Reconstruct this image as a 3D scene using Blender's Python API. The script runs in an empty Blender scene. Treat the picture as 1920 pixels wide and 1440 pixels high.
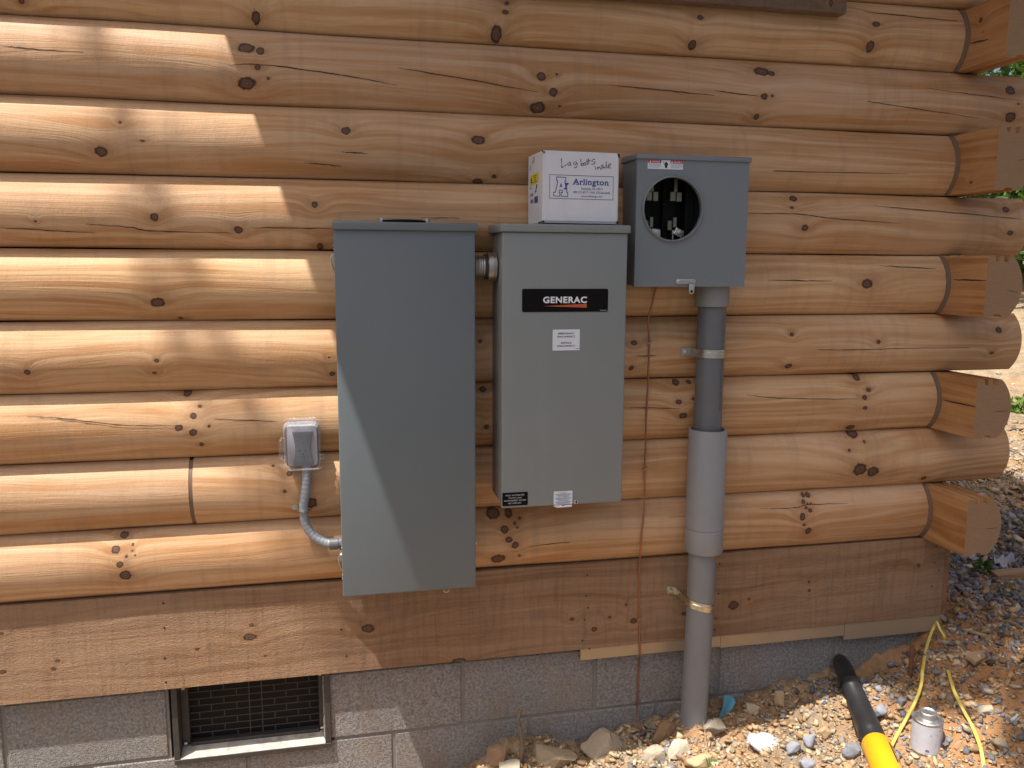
import bpy, bmesh, math, random
import numpy as np
from mathutils import Vector, Matrix, Euler

random.seed(7)
rng = np.random.default_rng(11)
S = bpy.context.scene
COL = S.collection
R = math.radians

# ---------------------------------------------------------------- camera
CAM = Vector((-0.235, -1.8769, 1.1724))
CAM_ROT = Euler((math.pi / 2 - 0.1397, -0.0041, -0.2105), 'XYZ')
FPX = 1532.0
cam = bpy.data.cameras.new("camera")
cam.sensor_width = 36
cam.lens = FPX / 1920 * 36
cam.clip_start = 0.02
cam.clip_end = 500
cam_ob = bpy.data.objects.new("camera", cam)
cam_ob.location = CAM
cam_ob.rotation_euler = CAM_ROT
COL.objects.link(cam_ob)
S.camera = cam_ob

# ---------------------------------------------------------------- light
SUNDIR = Vector((1.70, 1.0, -5.0)).normalized()          # the way the light travels
world = bpy.data.worlds.new("World")
S.world = world
world.use_nodes = True
nt = world.node_tree
sky = nt.nodes.new("ShaderNodeTexSky")
sky.sky_type = 'NISHITA'
sky.sun_disc = False
sky.air_density = 0.8
sky.dust_density = 6.0
sky.ozone_density = 0.0
sky.sun_elevation = math.asin(-SUNDIR.z)
sky.sun_rotation = math.atan2(-SUNDIR.x, -SUNDIR.y)
nt.nodes["Background"].inputs[1].default_value = 0.105
nt.links.new(sky.outputs[0], nt.nodes["Background"].inputs[0])
sun = bpy.data.lights.new("sun", 'SUN')
sun.energy = 5.0
sun.angle = R(0.53)
sun.color = (1.0, 0.965, 0.92)
sun_ob = bpy.data.objects.new("sun", sun)
sun_ob.rotation_euler = SUNDIR.to_track_quat('-Z', 'Y').to_euler()
sun_ob.location = (-4, -3, 9)
COL.objects.link(sun_ob)
S.view_settings.view_transform = 'Standard'
S.view_settings.look = 'None'
S.view_settings.exposure = 0.72
S.view_settings.gamma = 1
S.render.engine = 'CYCLES'
S.cycles.max_bounces = 8
S.cycles.transparent_max_bounces = 12

# ---------------------------------------------------------------- measuring helpers
ROT = CAM_ROT.to_matrix()


def ray(px, py):
    return ROT @ Vector(((px - 960) / FPX, -(py - 720) / FPX, -1.0))


def at(px, py, y):
    """the point of the plane y = const that the photograph shows at px, py"""
    d = ray(px, py)
    return CAM + d * ((y - CAM.y) / d.y)


VIEW = ROT @ Vector((0, 0, -1))


def mpp(p):
    """metres per photograph pixel at p for a rounded thing off the axis"""
    d = p - CAM
    return d.dot(VIEW) / FPX * (d.dot(VIEW) / d.length)


# ---------------------------------------------------------------- object helpers
def thing(name, label, cat, loc=(0, 0, 0), group=None):
    o = bpy.data.objects.new(name, None)
    o.empty_display_size = 0.05
    o.location = loc
    o['label'] = label
    o['category'] = cat
    if group:
        o['group'] = group
    COL.objects.link(o)
    return o


def root_loc(p):
    v = Vector((0, 0, 0))
    while p is not None:
        v += p.location
        p = p.parent
    return v


def finish(me, name, mats, parent=None, smooth=None):
    if not isinstance(mats, (list, tuple)):
        mats = [mats]
    for m in mats:
        me.materials.append(m)
    me.name = name
    o = bpy.data.objects.new(name, me)
    COL.objects.link(o)
    if smooth is not None:
        me.polygons.foreach_set('use_smooth', [True] * len(me.polygons))
        if smooth < 179:
            me.set_sharp_from_angle(angle=R(smooth))
    if parent is not None:
        off = root_loc(parent)
        me.transform(Matrix.Translation(-off))
        o.parent = parent
    return o


def obj(name, bm, mats, parent=None, smooth=35, recalc=True):
    if recalc:
        bmesh.ops.recalc_face_normals(bm, faces=bm.faces)
    me = bpy.data.meshes.new(name)
    bm.to_mesh(me)
    bm.free()
    return finish(me, name, mats, parent, smooth)


def tag(o, label, cat, group=None):
    o['label'] = label
    o['category'] = cat
    if group:
        o['group'] = group
    return o


def struct(o):
    o['kind'] = 'structure'
    return o


def merge(bm, src, mi=0, mat=None):
    if mat is not None:
        bmesh.ops.transform(src, matrix=mat, verts=src.verts)
    vs = [bm.verts.new(v.co) for v in src.verts]
    src.verts.index_update()
    for f in src.faces:
        try:
            nf = bm.faces.new([vs[v.index] for v in f.verts])
            nf.material_index = mi
        except ValueError:
            pass
    src.free()


def box(bm, x0, x1, y0, y1, z0, z1, bev=0.0, seg=2, mi=0, mat=None):
    b = bmesh.new()
    bmesh.ops.create_cube(b, size=1.0)
    for v in b.verts:
        v.co = Vector(((x0 + x1) / 2 + v.co.x * (x1 - x0), (y0 + y1) / 2 + v.co.y * (y1 - y0),
                       (z0 + z1) / 2 + v.co.z * (z1 - z0)))
    if bev > 0:
        bmesh.ops.bevel(b, geom=list(b.edges), offset=bev, segments=seg, profile=0.5, affect='EDGES')
    merge(bm, b, mi, mat)


def prism(bm, pts, axis, a0, a1, bev=0.0, mi=0):
    """extrude a 2-D outline along an axis; pts are (u, v): y -> (x, z); x -> (y, z); z -> (x, y)"""
    b = bmesh.new()
    def mk(u, v, a):
        return {'y': (u, a, v), 'x': (a, u, v), 'z': (u, v, a)}[axis]
    v0 = [b.verts.new(mk(u, v, a0)) for u, v in pts]
    v1 = [b.verts.new(mk(u, v, a1)) for u, v in pts]
    n = len(pts)
    b.faces.new(v0)
    b.faces.new(list(reversed(v1)))
    for i in range(n):
        b.faces.new((v0[i], v1[i], v1[(i + 1) % n], v0[(i + 1) % n]))
    bmesh.ops.recalc_face_normals(b, faces=b.faces)
    if bev > 0:
        bmesh.ops.bevel(b, geom=list(b.edges), offset=bev, segments=2, profile=0.5, affect='EDGES')
    merge(bm, b, mi)


def rrect(x0, x1, z0, z1, r, n=5):
    pts = []
    for cx, cz, a0 in ((x1 - r, z1 - r, 0), (x0 + r, z1 - r, 90), (x0 + r, z0 + r, 180), (x1 - r, z0 + r, 270)):
        for k in range(n + 1):
            a = R(a0 + 90 * k / n)
            pts.append((cx + r * math.cos(a), cz + r * math.sin(a)))
    return pts


def lathe(bm, prof, axis, c, n=40, mi=0, cap=True):
    """prof: list of (position along axis, radius)"""
    b = bmesh.new()
    rings = []
    for a, r in prof:
        ring = []
        for k in range(n):
            t = 2 * math.pi * k / n
            u, v = r * math.cos(t), r * math.sin(t)
            p = {'z': (u, v, a), 'x': (a, u, v), 'y': (u, a, v)}[axis]
            ring.append(b.verts.new(Vector(p) + Vector(c)))
        rings.append(ring)
    for r0, r1 in zip(rings, rings[1:]):
        for k in range(n):
            b.faces.new((r0[k], r0[(k + 1) % n], r1[(k + 1) % n], r1[k]))
    if cap:
        b.faces.new(rings[0])
        b.faces.new(list(reversed(rings[-1])))
    merge(bm, b, mi)


def catmull(pts, sub=8):
    P = [Vector(p) for p in pts]
    if len(P) < 3:
        return [P[0].lerp(P[-1], k / sub) for k in range(sub + 1)]
    out = []
    for i in range(len(P) - 1):
        p0, p1, p2, p3 = P[max(i - 1, 0)], P[i], P[i + 1], P[min(i + 2, len(P) - 1)]
        for k in range(sub):
            t = k / sub
            out.append(0.5 * ((2 * p1) + (p2 - p0) * t + (2 * p0 - 5 * p1 + 4 * p2 - p3) * t * t +
                              (3 * p1 - p0 - 3 * p2 + p3) * t ** 3))
    out.append(P[-1])
    return out


def tube(bm, path, rad, n=12, flat=1.0, mi=0):
    """rad: number or list; flat squeezes the section across its second axis"""
    b = bmesh.new()
    rings = []
    up = Vector((0, 0, 1))
    m = len(path)
    prev = None
    for i, p in enumerate(path):
        d = (path[min(i + 1, m - 1)] - path[max(i - 1, 0)]).normalized()
        if prev is None:
            s = d.cross(up if abs(d.z) < 0.9 else Vector((1, 0, 0))).normalized()
        else:
            s = (prev - d * prev.dot(d)).normalized()
        prev = s
        t = d.cross(s)
        r = rad[i] if isinstance(rad, (list, tuple)) else rad
        rings.append([b.verts.new(p + s * (r * math.cos(2 * math.pi * k / n)) +
                                  t * (r * flat * math.sin(2 * math.pi * k / n))) for k in range(n)])
    for r0, r1 in zip(rings, rings[1:]):
        for k in range(n):
            b.faces.new((r0[k], r0[(k + 1) % n], r1[(k + 1) % n], r1[k]))
    b.faces.new(rings[0])
    b.faces.new(list(reversed(rings[-1])))
    bmesh.ops.recalc_face_normals(b, faces=b.faces)
    merge(bm, b, mi)


def text_bm(bm, body, x0, x1, z0, z1, y, bold=0.0, to=None, mi=0):
    """flat lettering fitted to a rectangle of the plane y = const (0.2 mm thick)"""
    cu = bpy.data.curves.new("t", 'FONT')
    cu.body = body
    cu.offset = bold
    cu.extrude = 0.0
    cu.space_character = 1.0 + 3.2 * bold
    cu.resolution_u = 3
    o = bpy.data.objects.new("t", cu)
    COL.objects.link(o)
    dg = bpy.context.evaluated_depsgraph_get()
    me = bpy.data.meshes.new_from_object(o.evaluated_get(dg))
    b = bmesh.new()
    b.from_mesh(me)
    bpy.data.objects.remove(o)
    bpy.data.curves.remove(cu)
    bpy.data.meshes.remove(me)
    xs = [v.co.x for v in b.verts]
    ys = [v.co.y for v in b.verts]
    lo, hi, bl, th = min(xs), max(xs), min(ys), max(ys)
    for v in b.verts:
        u = x0 + (v.co.x - lo) / (hi - lo) * (x1 - x0)
        w = z0 + (v.co.y - bl) / (th - bl) * (z1 - z0)
        v.co = to(u, w) if to else Vector((u, y, w))
    merge(bm, b, mi)


def poly(bm, pts, mi=0):
    vs = [bm.verts.new(p) for p in pts]
    f = bm.faces.new(vs)
    f.material_index = mi
    return f


def stroke(bm, pts, w, y, to=None):
    """a flat pen stroke through (x, z) points"""
    P = catmull([(a, 0, b) for a, b in pts], 5)
    L = []
    for i, p in enumerate(P):
        d = (P[min(i + 1, len(P) - 1)] - P[max(i - 1, 0)])
        if d.length == 0:
            d = Vector((1, 0, 0))
        d.normalize()
        n = Vector((-d.z, 0, d.x))
        ww = w * (0.75 + 0.35 * math.sin(i * 0.9))
        for s in (1, -1):
            q = p + n * ww * s * 0.5
            L.append(bm.verts.new(to(q.x, q.z) if to else (q.x, y, q.z)))
    for i in range(len(P) - 1):
        bm.faces.new((L[2 * i], L[2 * i + 1], L[2 * i + 3], L[2 * i + 2]))


# ---------------------------------------------------------------- numpy noise for the terrain
def vnoise(x, y, seed=0):
    x = np.asarray(x, float)
    y = np.asarray(y, float)
    xi = np.floor(x).astype(np.int64)
    yi = np.floor(y).astype(np.int64)
    xf, yf = x - xi, y - yi

    def hsh(a, b):
        h = (a * 374761393 + b * 668265263 + seed * 1442695041) & 0xFFFFFFFF
        h = ((h ^ (h >> 13)) * 1274126177) & 0xFFFFFFFF
        return ((h ^ (h >> 16)) & 0xFFFF) / 65535.0
    u, v = xf * xf * (3 - 2 * xf), yf * yf * (3 - 2 * yf)
    return (hsh(xi, yi) * (1 - u) + hsh(xi + 1, yi) * u) * (1 - v) + \
           (hsh(xi, yi + 1) * (1 - u) + hsh(xi + 1, yi + 1) * u) * v - 0.5


def ground_h(x, y):
    x = np.asarray(x, float)
    y = np.asarray(y, float)
    b = np.interp(x, [-3, -0.6, 0.0, 0.63, 1.0, 1.4, 1.7, 2.2, 4, 9, 80],
                  [-0.30, -0.16, -0.065, 0.0, 0.082, 0.168, 0.185, 0.16, 0.10, 0.05, 0.0])
    near = np.exp(-((x - 1.0) ** 2 + (y + 0.2) ** 2) / 9.0)
    b = b + np.clip(-y - 0.35, 0, 2) * -0.05
    n = 0.055 * vnoise(x * 5, y * 5, 1) + 0.045 * vnoise(x * 13, y * 13, 2) + \
        0.026 * vnoise(x * 34, y * 34, 3) + 0.015 * vnoise(x * 80, y * 80, 4)
    far = 0.25 * vnoise(x * 0.35, y * 0.35, 8) * np.clip((np.hypot(x, y) - 4) / 6, 0, 1)
    far = far + np.clip((y + 0.5 * x - 7.5) * 0.17, 0, 3.2)
    # a hole under the tool's far end and by the rebar, dirt left loose after the dig
    n = n - 0.05 * np.exp(-(((x - 1.22) / 0.10) ** 2 + ((y + 0.045) / 0.05) ** 2))
    return b + n * (0.35 + 0.65 * near) + far


def gp(px, py, lift=0.0):
    """the ground point the photograph shows at px, py"""
    d = ray(px, py)
    t = (0.1 - CAM.z) / d.z
    for _ in range(30):
        p = CAM + d * t
        h = float(ground_h(p.x, p.y)) + lift
        t += 0.7 * ((h - p.z) / d.z)
    return CAM + d * t


# ---------------------------------------------------------------- materials
def mat(name):
    m = bpy.data.materials.new(name)
    m.use_nodes = True
    t = m.node_tree
    return m, t, t.nodes['Principled BSDF']


class N:
    """short hand for wiring shader nodes"""
    def __init__(s, t):
        s.t = t

    def node(s, typ, ins=None, **kw):
        n = s.t.nodes.new(typ)
        for k, v in kw.items():
            setattr(n, k, v)
        for k, v in (ins or {}).items():
            if isinstance(v, bpy.types.NodeSocket):
                s.t.links.new(v, n.inputs[k])
            else:
                n.inputs[k].default_value = v
        return n

    def m(s, op, a, b=0.0, c=0.0, clamp=False):
        n = s.node('ShaderNodeMath', {0: a, 1: b, 2: c}, operation=op)
        n.use_clamp = clamp
        return n.outputs[0]

    def vm(s, op, a, b=(0, 0, 0), c=(0, 0, 0)):
        n = s.node('ShaderNodeVectorMath', {0: a, 1: b}, operation=op)
        if op == 'MULTIPLY_ADD':
            n.inputs[2].default_value = c
        return n

    def noise(s, vec, scale, detail=3, rough=0.55, dist=0.0):
        return s.node('ShaderNodeTexNoise', {'Vector': vec, 'Scale': scale, 'Detail': detail, 'Roughness': rough,
                                             'Distortion': dist}).outputs[0]

    def ramp(s, fac, stops, interp='LINEAR'):
        n = s.node('ShaderNodeValToRGB', {0: fac})
        n.color_ramp.interpolation = interp
        e = n.color_ramp.elements
        while len(e) < len(stops):
            e.new(0.5)
        for k, (p, c) in enumerate(stops):
            e[k].position = p
            e[k].color = (c[0], c[1], c[2], c[3] if len(c) > 3 else 1.0)
        return n

    def mix(s, fac, a, b, mode='MIX'):
        n = s.t.nodes.new('ShaderNodeMix')
        n.data_type = 'RGBA'
        n.blend_type = mode
        for k, v in ((0, fac), (6, a), (7, b)):
            if isinstance(v, bpy.types.NodeSocket):
                s.t.links.new(v, n.inputs[k])
            else:
                n.inputs[k].default_value = (*v, 1.0) if isinstance(v, tuple) and len(v) == 3 else v
        return n.outputs[2]

    def pos(s):
        return s.node('ShaderNodeNewGeometry').outputs['Position']

    def bump(s, h, strength, dist=0.002):
        return s.node('ShaderNodeBump', {'Height': h, 'Strength': strength, 'Distance': dist}).outputs[0]


def plain(name, col, rough=0.5, metal=0.0, bump=0.0, bscale=400, var=0.0, vscale=12, spec=0.5):
    m, t, p = mat(name)
    g = N(t)
    p.inputs['Roughness'].default_value = rough
    p.inputs['Metallic'].default_value = metal
    p.inputs['Specular IOR Level'].default_value = spec
    p.inputs['Base Color'].default_value = (*col, 1)
    if var:
        v = g.noise(g.pos(), vscale, 4)
        c = g.mix(v, tuple(max(0, k * (1 - var)) for k in col), tuple(k * (1 + var) for k in col))
        t.links.new(c, p.inputs['Base Color'])
    if bump:
        t.links.new(g.bump(g.noise(g.pos(), bscale, 2), bump, 0.001), p.inputs['Normal'])
    return m


def wood_mat(name, knots, light=(0.56, 0.350, 0.186), dark=(0.42, 0.212, 0.084), ax='x', seed=0.0, rough_sawn=False,
             grey=0.35):
    """pine with grain along ax; knots: (cx, cz, rx, rz) in metres on the face"""
    m, t, p = mat(name)
    g = N(t)
    P = g.pos()
    sep = g.node('ShaderNodeSeparateXYZ', {0: P})
    X, Y, Z = sep.outputs
    if ax == 'y':
        X, Y = Y, X
    flat = g.node('ShaderNodeCombineXYZ', {0: X, 1: Z, 2: 0.0}).outputs[0]
    wob = g.noise(g.vm('MULTIPLY', P, (105, 105, 105)).outputs[0], 1.0, 4, 0.6)
    dmin = dwide = None
    for (cx, cz, rx, rz) in knots:
        q = g.vm('MULTIPLY_ADD', flat, (1 / rx, 1 / rz, 0), (-cx / rx, -cz / rz, 0)).outputs[0]
        d = g.vm('LENGTH', q).outputs[1]
        d2 = g.vm('LENGTH', g.vm('MULTIPLY', q, (0.5, 1.0, 1.0)).outputs[0]).outputs[1]
        dmin = d if dmin is None else g.m('MINIMUM', dmin, d)
        dwide = d2 if dwide is None else g.m('MINIMUM', dwide, d2)
    if dmin is None:
        dmin = g.m('ADD', 50.0, 0.0)
        dwide = dmin
    dm = g.m('ADD', dmin, g.m('MULTIPLY', g.m('SUBTRACT', wob, 0.5), 0.75))
    dw = g.m('ADD', dwide, g.m('MULTIPLY', g.m('SUBTRACT', wob, 0.5), 1.6))
    warp = g.m('MULTIPLY', g.m('POWER', 2.718, g.m('MULTIPLY', dm, -0.42)), 0.035)
    # growth rings seen on the curved face, drawn out along the log
    slow = g.noise(g.node('ShaderNodeCombineXYZ', {0: g.m('MULTIPLY', X, 1.1), 1: g.m('MULTIPLY', Z, 7.0),
                                                   2: g.m('ADD', g.m('MULTIPLY', Y, 3.0), seed)}).outputs[0], 1.0, 2)
    gz = g.m('ADD', g.m('ADD', Z, warp), g.m('MULTIPLY', slow, 0.10))
    vec = g.node('ShaderNodeCombineXYZ', {0: g.m('MULTIPLY', X, 1.3), 1: g.m('MULTIPLY', gz, 70.0),
                                          2: g.m('ADD', g.m('MULTIPLY', Y, 55.0), seed)}).outputs[0]
    rings = g.noise(vec, 1.0, 2, 0.5)
    fine = g.noise(g.node('ShaderNodeCombineXYZ', {0: g.m('MULTIPLY', X, 9.0), 1: g.m('MULTIPLY', gz, 420.0),
                                                   2: g.m('MULTIPLY', Y, 420.0)}).outputs[0], 1.0, 2, 0.5)
    blot = g.noise(g.vm('MULTIPLY', P, (2.2, 6.0, 9.0)).outputs[0], 1.0, 4, 0.6)
    c = g.mix(g.ramp(rings, [(0.40, (0, 0, 0)), (0.62, (1, 1, 1))]).outputs[0], light, dark)
    c = g.mix(g.m('MULTIPLY', g.ramp(fine, [(0.42, (0, 0, 0)), (0.75, (1, 1, 1))]).outputs[0], 0.30), c,
              tuple(k * 0.6 for k in dark))
    pale = tuple(min(1, k * f) for k, f in zip(light, (1.12, 1.22, 1.40)))
    c = g.mix(g.m('MULTIPLY', g.ramp(blot, [(0.42, (0, 0, 0)), (0.72, (1, 1, 1))]).outputs[0], 0.55), c, pale)
    # grey-brown weather stain in drifting patches and thin runs
    st = g.noise(g.vm('MULTIPLY', P, (5.0, 5.0, 5.0)).outputs[0], 1.0, 5, 0.65, 0.6)
    runs = g.noise(g.vm('MULTIPLY', P, (38.0, 4.0, 2.2)).outputs[0], 1.0, 3, 0.6)
    stm = g.m('MULTIPLY', g.ramp(g.m('MULTIPLY', g.m('ADD', st, runs), 0.5), [(0.52, (0, 0, 0)), (0.68, (1, 1, 1))]).outputs[0], grey)
    c = g.mix(stm, c, (0.20, 0.145, 0.10))
    # knots: pith, dark rim, resin-coloured halo
    halo = g.ramp(g.m('DIVIDE', dw, 3.2), [(0.20, (.8, .8, .8)), (0.36, (.36, .36, .36)), (0.85, (0, 0, 0))]).outputs[0]
    c = g.mix(g.m('MULTIPLY', halo, 0.70), c, (0.30, 0.15, 0.060))
    kr = g.ramp(g.m('DIVIDE', dm, 2.0), [(0.0, (0.20, 0.11, 0.065)), (0.09, (0.085, 0.042, 0.026)), (0.20, (0.15, 0.078, 0.047)),
                                         (0.30, (0.075, 0.036, 0.024)), (0.41, (0.030, 0.016, 0.012))])
    km = g.ramp(g.m('DIVIDE', dm, 2.0), [(0.38, (1, 1, 1)), (0.48, (0, 0, 0))]).outputs[0]
    c = g.mix(km, c, kr.outputs[0])
    t.links.new(c, p.inputs['Base Color'])
    p.inputs['Roughness'].default_value = 0.62
    p.inputs['Specular IOR Level'].default_value = 0.3
    chat = g.noise(g.vm('MULTIPLY', P, (300.0, 80.0, 80.0)).outputs[0], 1.0, 3, 0.6)
    h = g.m('ADD', g.m('MULTIPLY', fine, 0.55), g.m('MULTIPLY', chat, 0.5))
    if rough_sawn:
        saw = g.noise(g.vm('MULTIPLY', P, (95.0, 60.0, 9.0)).outputs[0], 1.0, 3, 0.6)
        fib = g.noise(g.vm('MULTIPLY', P, (150.0, 200.0, 420.0)).outputs[0], 1.0, 3, 0.6, 0.8)
        h = g.m('ADD', g.m('ADD', g.m('MULTIPLY', saw, 0.9), g.m('MULTIPLY', fib, 1.6)), g.m('MULTIPLY', rings, 0.8))
        t.links.new(g.mix(g.m('MULTIPLY', g.ramp(saw, [(0.5, (0, 0, 0)), (0.75, (1, 1, 1))]).outputs[0], 0.35), c,
                          tuple(k * 0.45 for k in dark)), p.inputs['Base Color'])
        t.links.new(g.bump(h, 0.9, 0.0026), p.inputs['Normal'])
    else:
        t.links.new(g.bump(h, 0.65, 0.0018), p.inputs['Normal'])
    return m


def endgrain_mat():
    m, t, p = mat("end_grain")
    g = N(t)
    P = g.pos()
    tc = g.node('ShaderNodeTexCoord').outputs['Object']
    s = g.node('ShaderNodeSeparateXYZ', {0: P})
    zz = g.m('SUBTRACT', g.m('MODULO', s.outputs[2], 0.304), 0.205)
    v = g.node('ShaderNodeCombineXYZ', {0: g.m('SUBTRACT', s.outputs[0], 1.352), 1: 0.0, 2: zz}).outputs[0]
    v = g.vm('ADD', v, (0, 0, 0)).outputs[0]
    w = g.noise(P, 40, 3)
    r = g.m('ADD', g.vm('LENGTH', v).outputs[1], g.m('MULTIPLY', w, 0.010))
    rings = g.m('SINE', g.m('MULTIPLY', r, 1300.0))
    saw = g.noise(g.vm('MULTIPLY', P, (40, 60, 160)).outputs[0], 1.0, 3)
    spots = g.noise(P, 130, 4, 0.7)
    c = g.mix(g.m('MULTIPLY_ADD', rings, 0.34, 0.45), (0.36, 0.215, 0.108), (0.26, 0.148, 0.072))
    c = g.mix(g.m('MULTIPLY', saw, 0.55), c, (0.19, 0.12, 0.075))
    c = g.mix(g.ramp(spots, [(0.66, (0, 0, 0)), (0.74, (.7, .7, .7))]).outputs[0], c, (0.36, 0.28, 0.20))
    t.links.new(c, p.inputs['Base Color'])
    p.inputs['Roughness'].default_value = 0.85
    t.links.new(g.bump(g.m('ADD', saw, spots), 0.5, 0.002), p.inputs['Normal'])
    return m


def paint(name, col, rough=0.42):
    m, t, p = mat(name)
    g = N(t)
    P = g.pos()
    v = g.noise(P, 5, 4, 0.6)
    sm = g.noise(g.vm('MULTIPLY', P, (18, 18, 3)).outputs[0], 1.0, 4, 0.65)
    c = g.mix(v, tuple(k * 0.92 for k in col), tuple(k * 1.08 for k in col))
    c = g.mix(g.m('MULTIPLY', g.ramp(sm, [(0.55, (0, 0, 0)), (0.8, (1, 1, 1))]).outputs[0], 0.25), c, tuple(k * 1.25 for k in col))
    t.links.new(c, p.inputs['Base Color'])
    t.links.new(g.m('MULTIPLY_ADD', sm, 0.25, rough - 0.12), p.inputs['Roughness'])
    t.links.new(g.bump(g.noise(P, 900, 2), 0.10, 0.0006), p.inputs['Normal'])
    return m


def metal(name, col, rough=0.3):
    m, t, p = mat(name)
    g = N(t)
    v = g.noise(g.pos(), 90, 3)
    t.links.new(g.mix(v, tuple(k * 0.7 for k in col), col), p.inputs['Base Color'])
    p.inputs['Metallic'].default_value = 1
    t.links.new(g.m('MULTIPLY_ADD', v, 0.3, rough - 0.1), p.inputs['Roughness'])
    return m


def block_mat():
    m, t, p = mat("concrete_block")
    g = N(t)
    P = g.pos()
    a = g.noise(P, 150, 5, 0.7)
    vor = g.node('ShaderNodeTexVoronoi', {'Vector': P, 'Scale': 260.0})
    pit = g.ramp(vor.outputs['Distance'], [(0.10, (0, 0, 0)), (0.45, (1, 1, 1))]).outputs[0]
    big = g.noise(P, 6, 5, 0.6)
    c = g.mix(g.ramp(a, [(0.3, (0, 0, 0)), (0.72, (1, 1, 1))]).outputs[0], (0.125, 0.118, 0.110), (0.37, 0.355, 0.335))
    c = g.mix(g.ramp(pit, [(0.0, (1, 1, 1)), (0.5, (0, 0, 0))]).outputs[0], c, (0.10, 0.09, 0.085))
    c = g.mix(g.m('MULTIPLY', g.ramp(big, [(0.5, (0, 0, 0)), (0.75, (1, 1, 1))]).outputs[0], 0.5), c, (0.27, 0.20, 0.14))
    spl = g.noise(g.vm('MULTIPLY', P, (14, 14, 7)).outputs[0], 1.0, 5, 0.7)
    c = g.mix(g.m('MULTIPLY', g.ramp(spl, [(0.52, (0, 0, 0)), (0.70, (1, 1, 1))]).outputs[0], 0.45), c, (0.23, 0.165, 0.11))
    t.links.new(c, p.inputs['Base Color'])
    p.inputs['Roughness'].default_value = 0.95
    p.inputs['Specular IOR Level'].default_value = 0.15
    t.links.new(g.bump(g.m('ADD', a, g.m('MULTIPLY', pit, 0.7)), 0.75, 0.003), p.inputs['Normal'])
    return m


def soil_mat():
    m, t, p = mat("soil")
    g = N(t)
    P = g.pos()
    a = g.noise(P, 9, 6, 0.62)
    b = g.noise(P, 70, 5, 0.65)
    far = g.noise(P, 1.1, 5, 0.6)
    c = g.mix(g.ramp(a, [(0.34, (0, 0, 0)), (0.66, (1, 1, 1))]).outputs[0], (0.145, 0.108, 0.066), (0.295, 0.218, 0.138))
    c = g.mix(g.ramp(b, [(0.45, (0, 0, 0)), (0.75, (1, 1, 1))]).outputs[0], c, (0.36, 0.29, 0.20))
    c = g.mix(g.m('MULTIPLY', g.ramp(far, [(0.48, (0, 0, 0)), (0.66, (1, 1, 1))]).outputs[0], 0.85), c, (0.38, 0.19, 0.08))
    sp = g.node('ShaderNodeSeparateXYZ', {0: P})
    fr = g.m('MULTIPLY_ADD', g.m('ADD', sp.outputs[1], g.m('MULTIPLY', a, 0.6)), -2.2, -1.6, clamp=True)
    c = g.mix(fr, c, g.mix(b, (0.05, 0.05, 0.052), (0.13, 0.125, 0.12)))  # unseen ground out front turned dark grey, added to cut bounce onto the wall
    t.links.new(c, p.inputs['Base Color'])
    p.inputs['Roughness'].default_value = 0.95
    p.inputs['Specular IOR Level'].default_value = 0.1
    h = g.m('ADD', b, g.m('MULTIPLY', g.noise(P, 260, 4, 0.6), 0.5))
    t.links.new(g.bump(h, 0.9, 0.006), p.inputs['Normal'])
    return m


def attr_mat(name, rough=0.85, bump=0.5, bscale=160, trans=0.0):
    m, t, p = mat(name)
    g = N(t)
    at_ = g.node('ShaderNodeAttribute', attribute_name='Col').outputs[0]
    v = g.noise(g.pos(), bscale * 0.6, 4, 0.6)
    t.links.new(g.mix(0.45, at_, g.mix(v, (0.25, 0.25, 0.25), (1.0, 1.0, 1.0)), 'MULTIPLY'), p.inputs['Base Color'])
    p.inputs['Roughness'].default_value = rough
    p.inputs['Specular IOR Level'].default_value = 0.25
    if bump:
        t.links.new(g.bump(g.noise(g.pos(), bscale, 4, 0.6), bump, 0.002), p.inputs['Normal'])
    if trans:
        p.inputs['Subsurface Weight'].default_value = 0
        tr = g.node('ShaderNodeBsdfTranslucent', {0: g.mix(1.0, at_, (1.4, 1.6, 0.7), 'MULTIPLY')})
        mx = g.node('ShaderNodeMixShader', {0: trans, 1: p.outputs[0], 2: tr.outputs[0]})
        t.links.new(mx.outputs[0], t.nodes['Material Output'].inputs[0])
    return m


def clear_mat(name, tint=(0.97, 0.97, 0.98), body=0.015):
    m, t, p = mat(name)
    g = N(t)
    tr = g.node('ShaderNodeBsdfTransparent', {0: (*tint, 1)})
    p.inputs['Base Color'].default_value = (0.82, 0.80, 0.82, 1)
    p.inputs['Roughness'].default_value = 0.12
    lw = g.node('ShaderNodeLayerWeight', {0: 0.35})
    f = g.m('ADD', g.m('MULTIPLY', lw.outputs[1], 0.38), body, clamp=True)
    mx = g.node('ShaderNodeMixShader', {0: f, 1: tr.outputs[0], 2: p.outputs[0]})
    t.links.new(mx.outputs[0], t.nodes['Material Output'].inputs[0])
    return m


M = {}
M['end'] = endgrain_mat()
M['panel'] = paint("panel_paint", (0.128, 0.148, 0.155))
M['switch'] = paint("switch_paint", (0.205, 0.220, 0.215))
M['meter'] = paint("meter_paint", (0.168, 0.186, 0.200))
M['zinc'] = metal("zinc", (0.62, 0.60, 0.55), 0.35)
M['brightzinc'] = metal("bright_zinc", (0.74, 0.71, 0.60), 0.25)
M['tin'] = metal("tin_plate", (0.27, 0.25, 0.18), 0.4)
M['copper'] = metal("copper", (0.50, 0.23, 0.13), 0.42)
M['black'] = plain("black_plastic", (0.006, 0.006, 0.006), 0.6, spec=0.12)
M['blacksat'] = plain("black_label", (0.006, 0.005, 0.005), 0.55, spec=0.10)
M['dark'] = plain("dark_gap", (0.012, 0.008, 0.006), 0.9)
M['crack'] = plain("wood_crack", (0.05, 0.026, 0.015), 0.9)
M['caulk'] = plain("caulk", (0.135, 0.085, 0.053), 0.6, bump=0.2)
M['rubber'] = plain("rubber", (0.02, 0.02, 0.02), 0.6)
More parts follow.
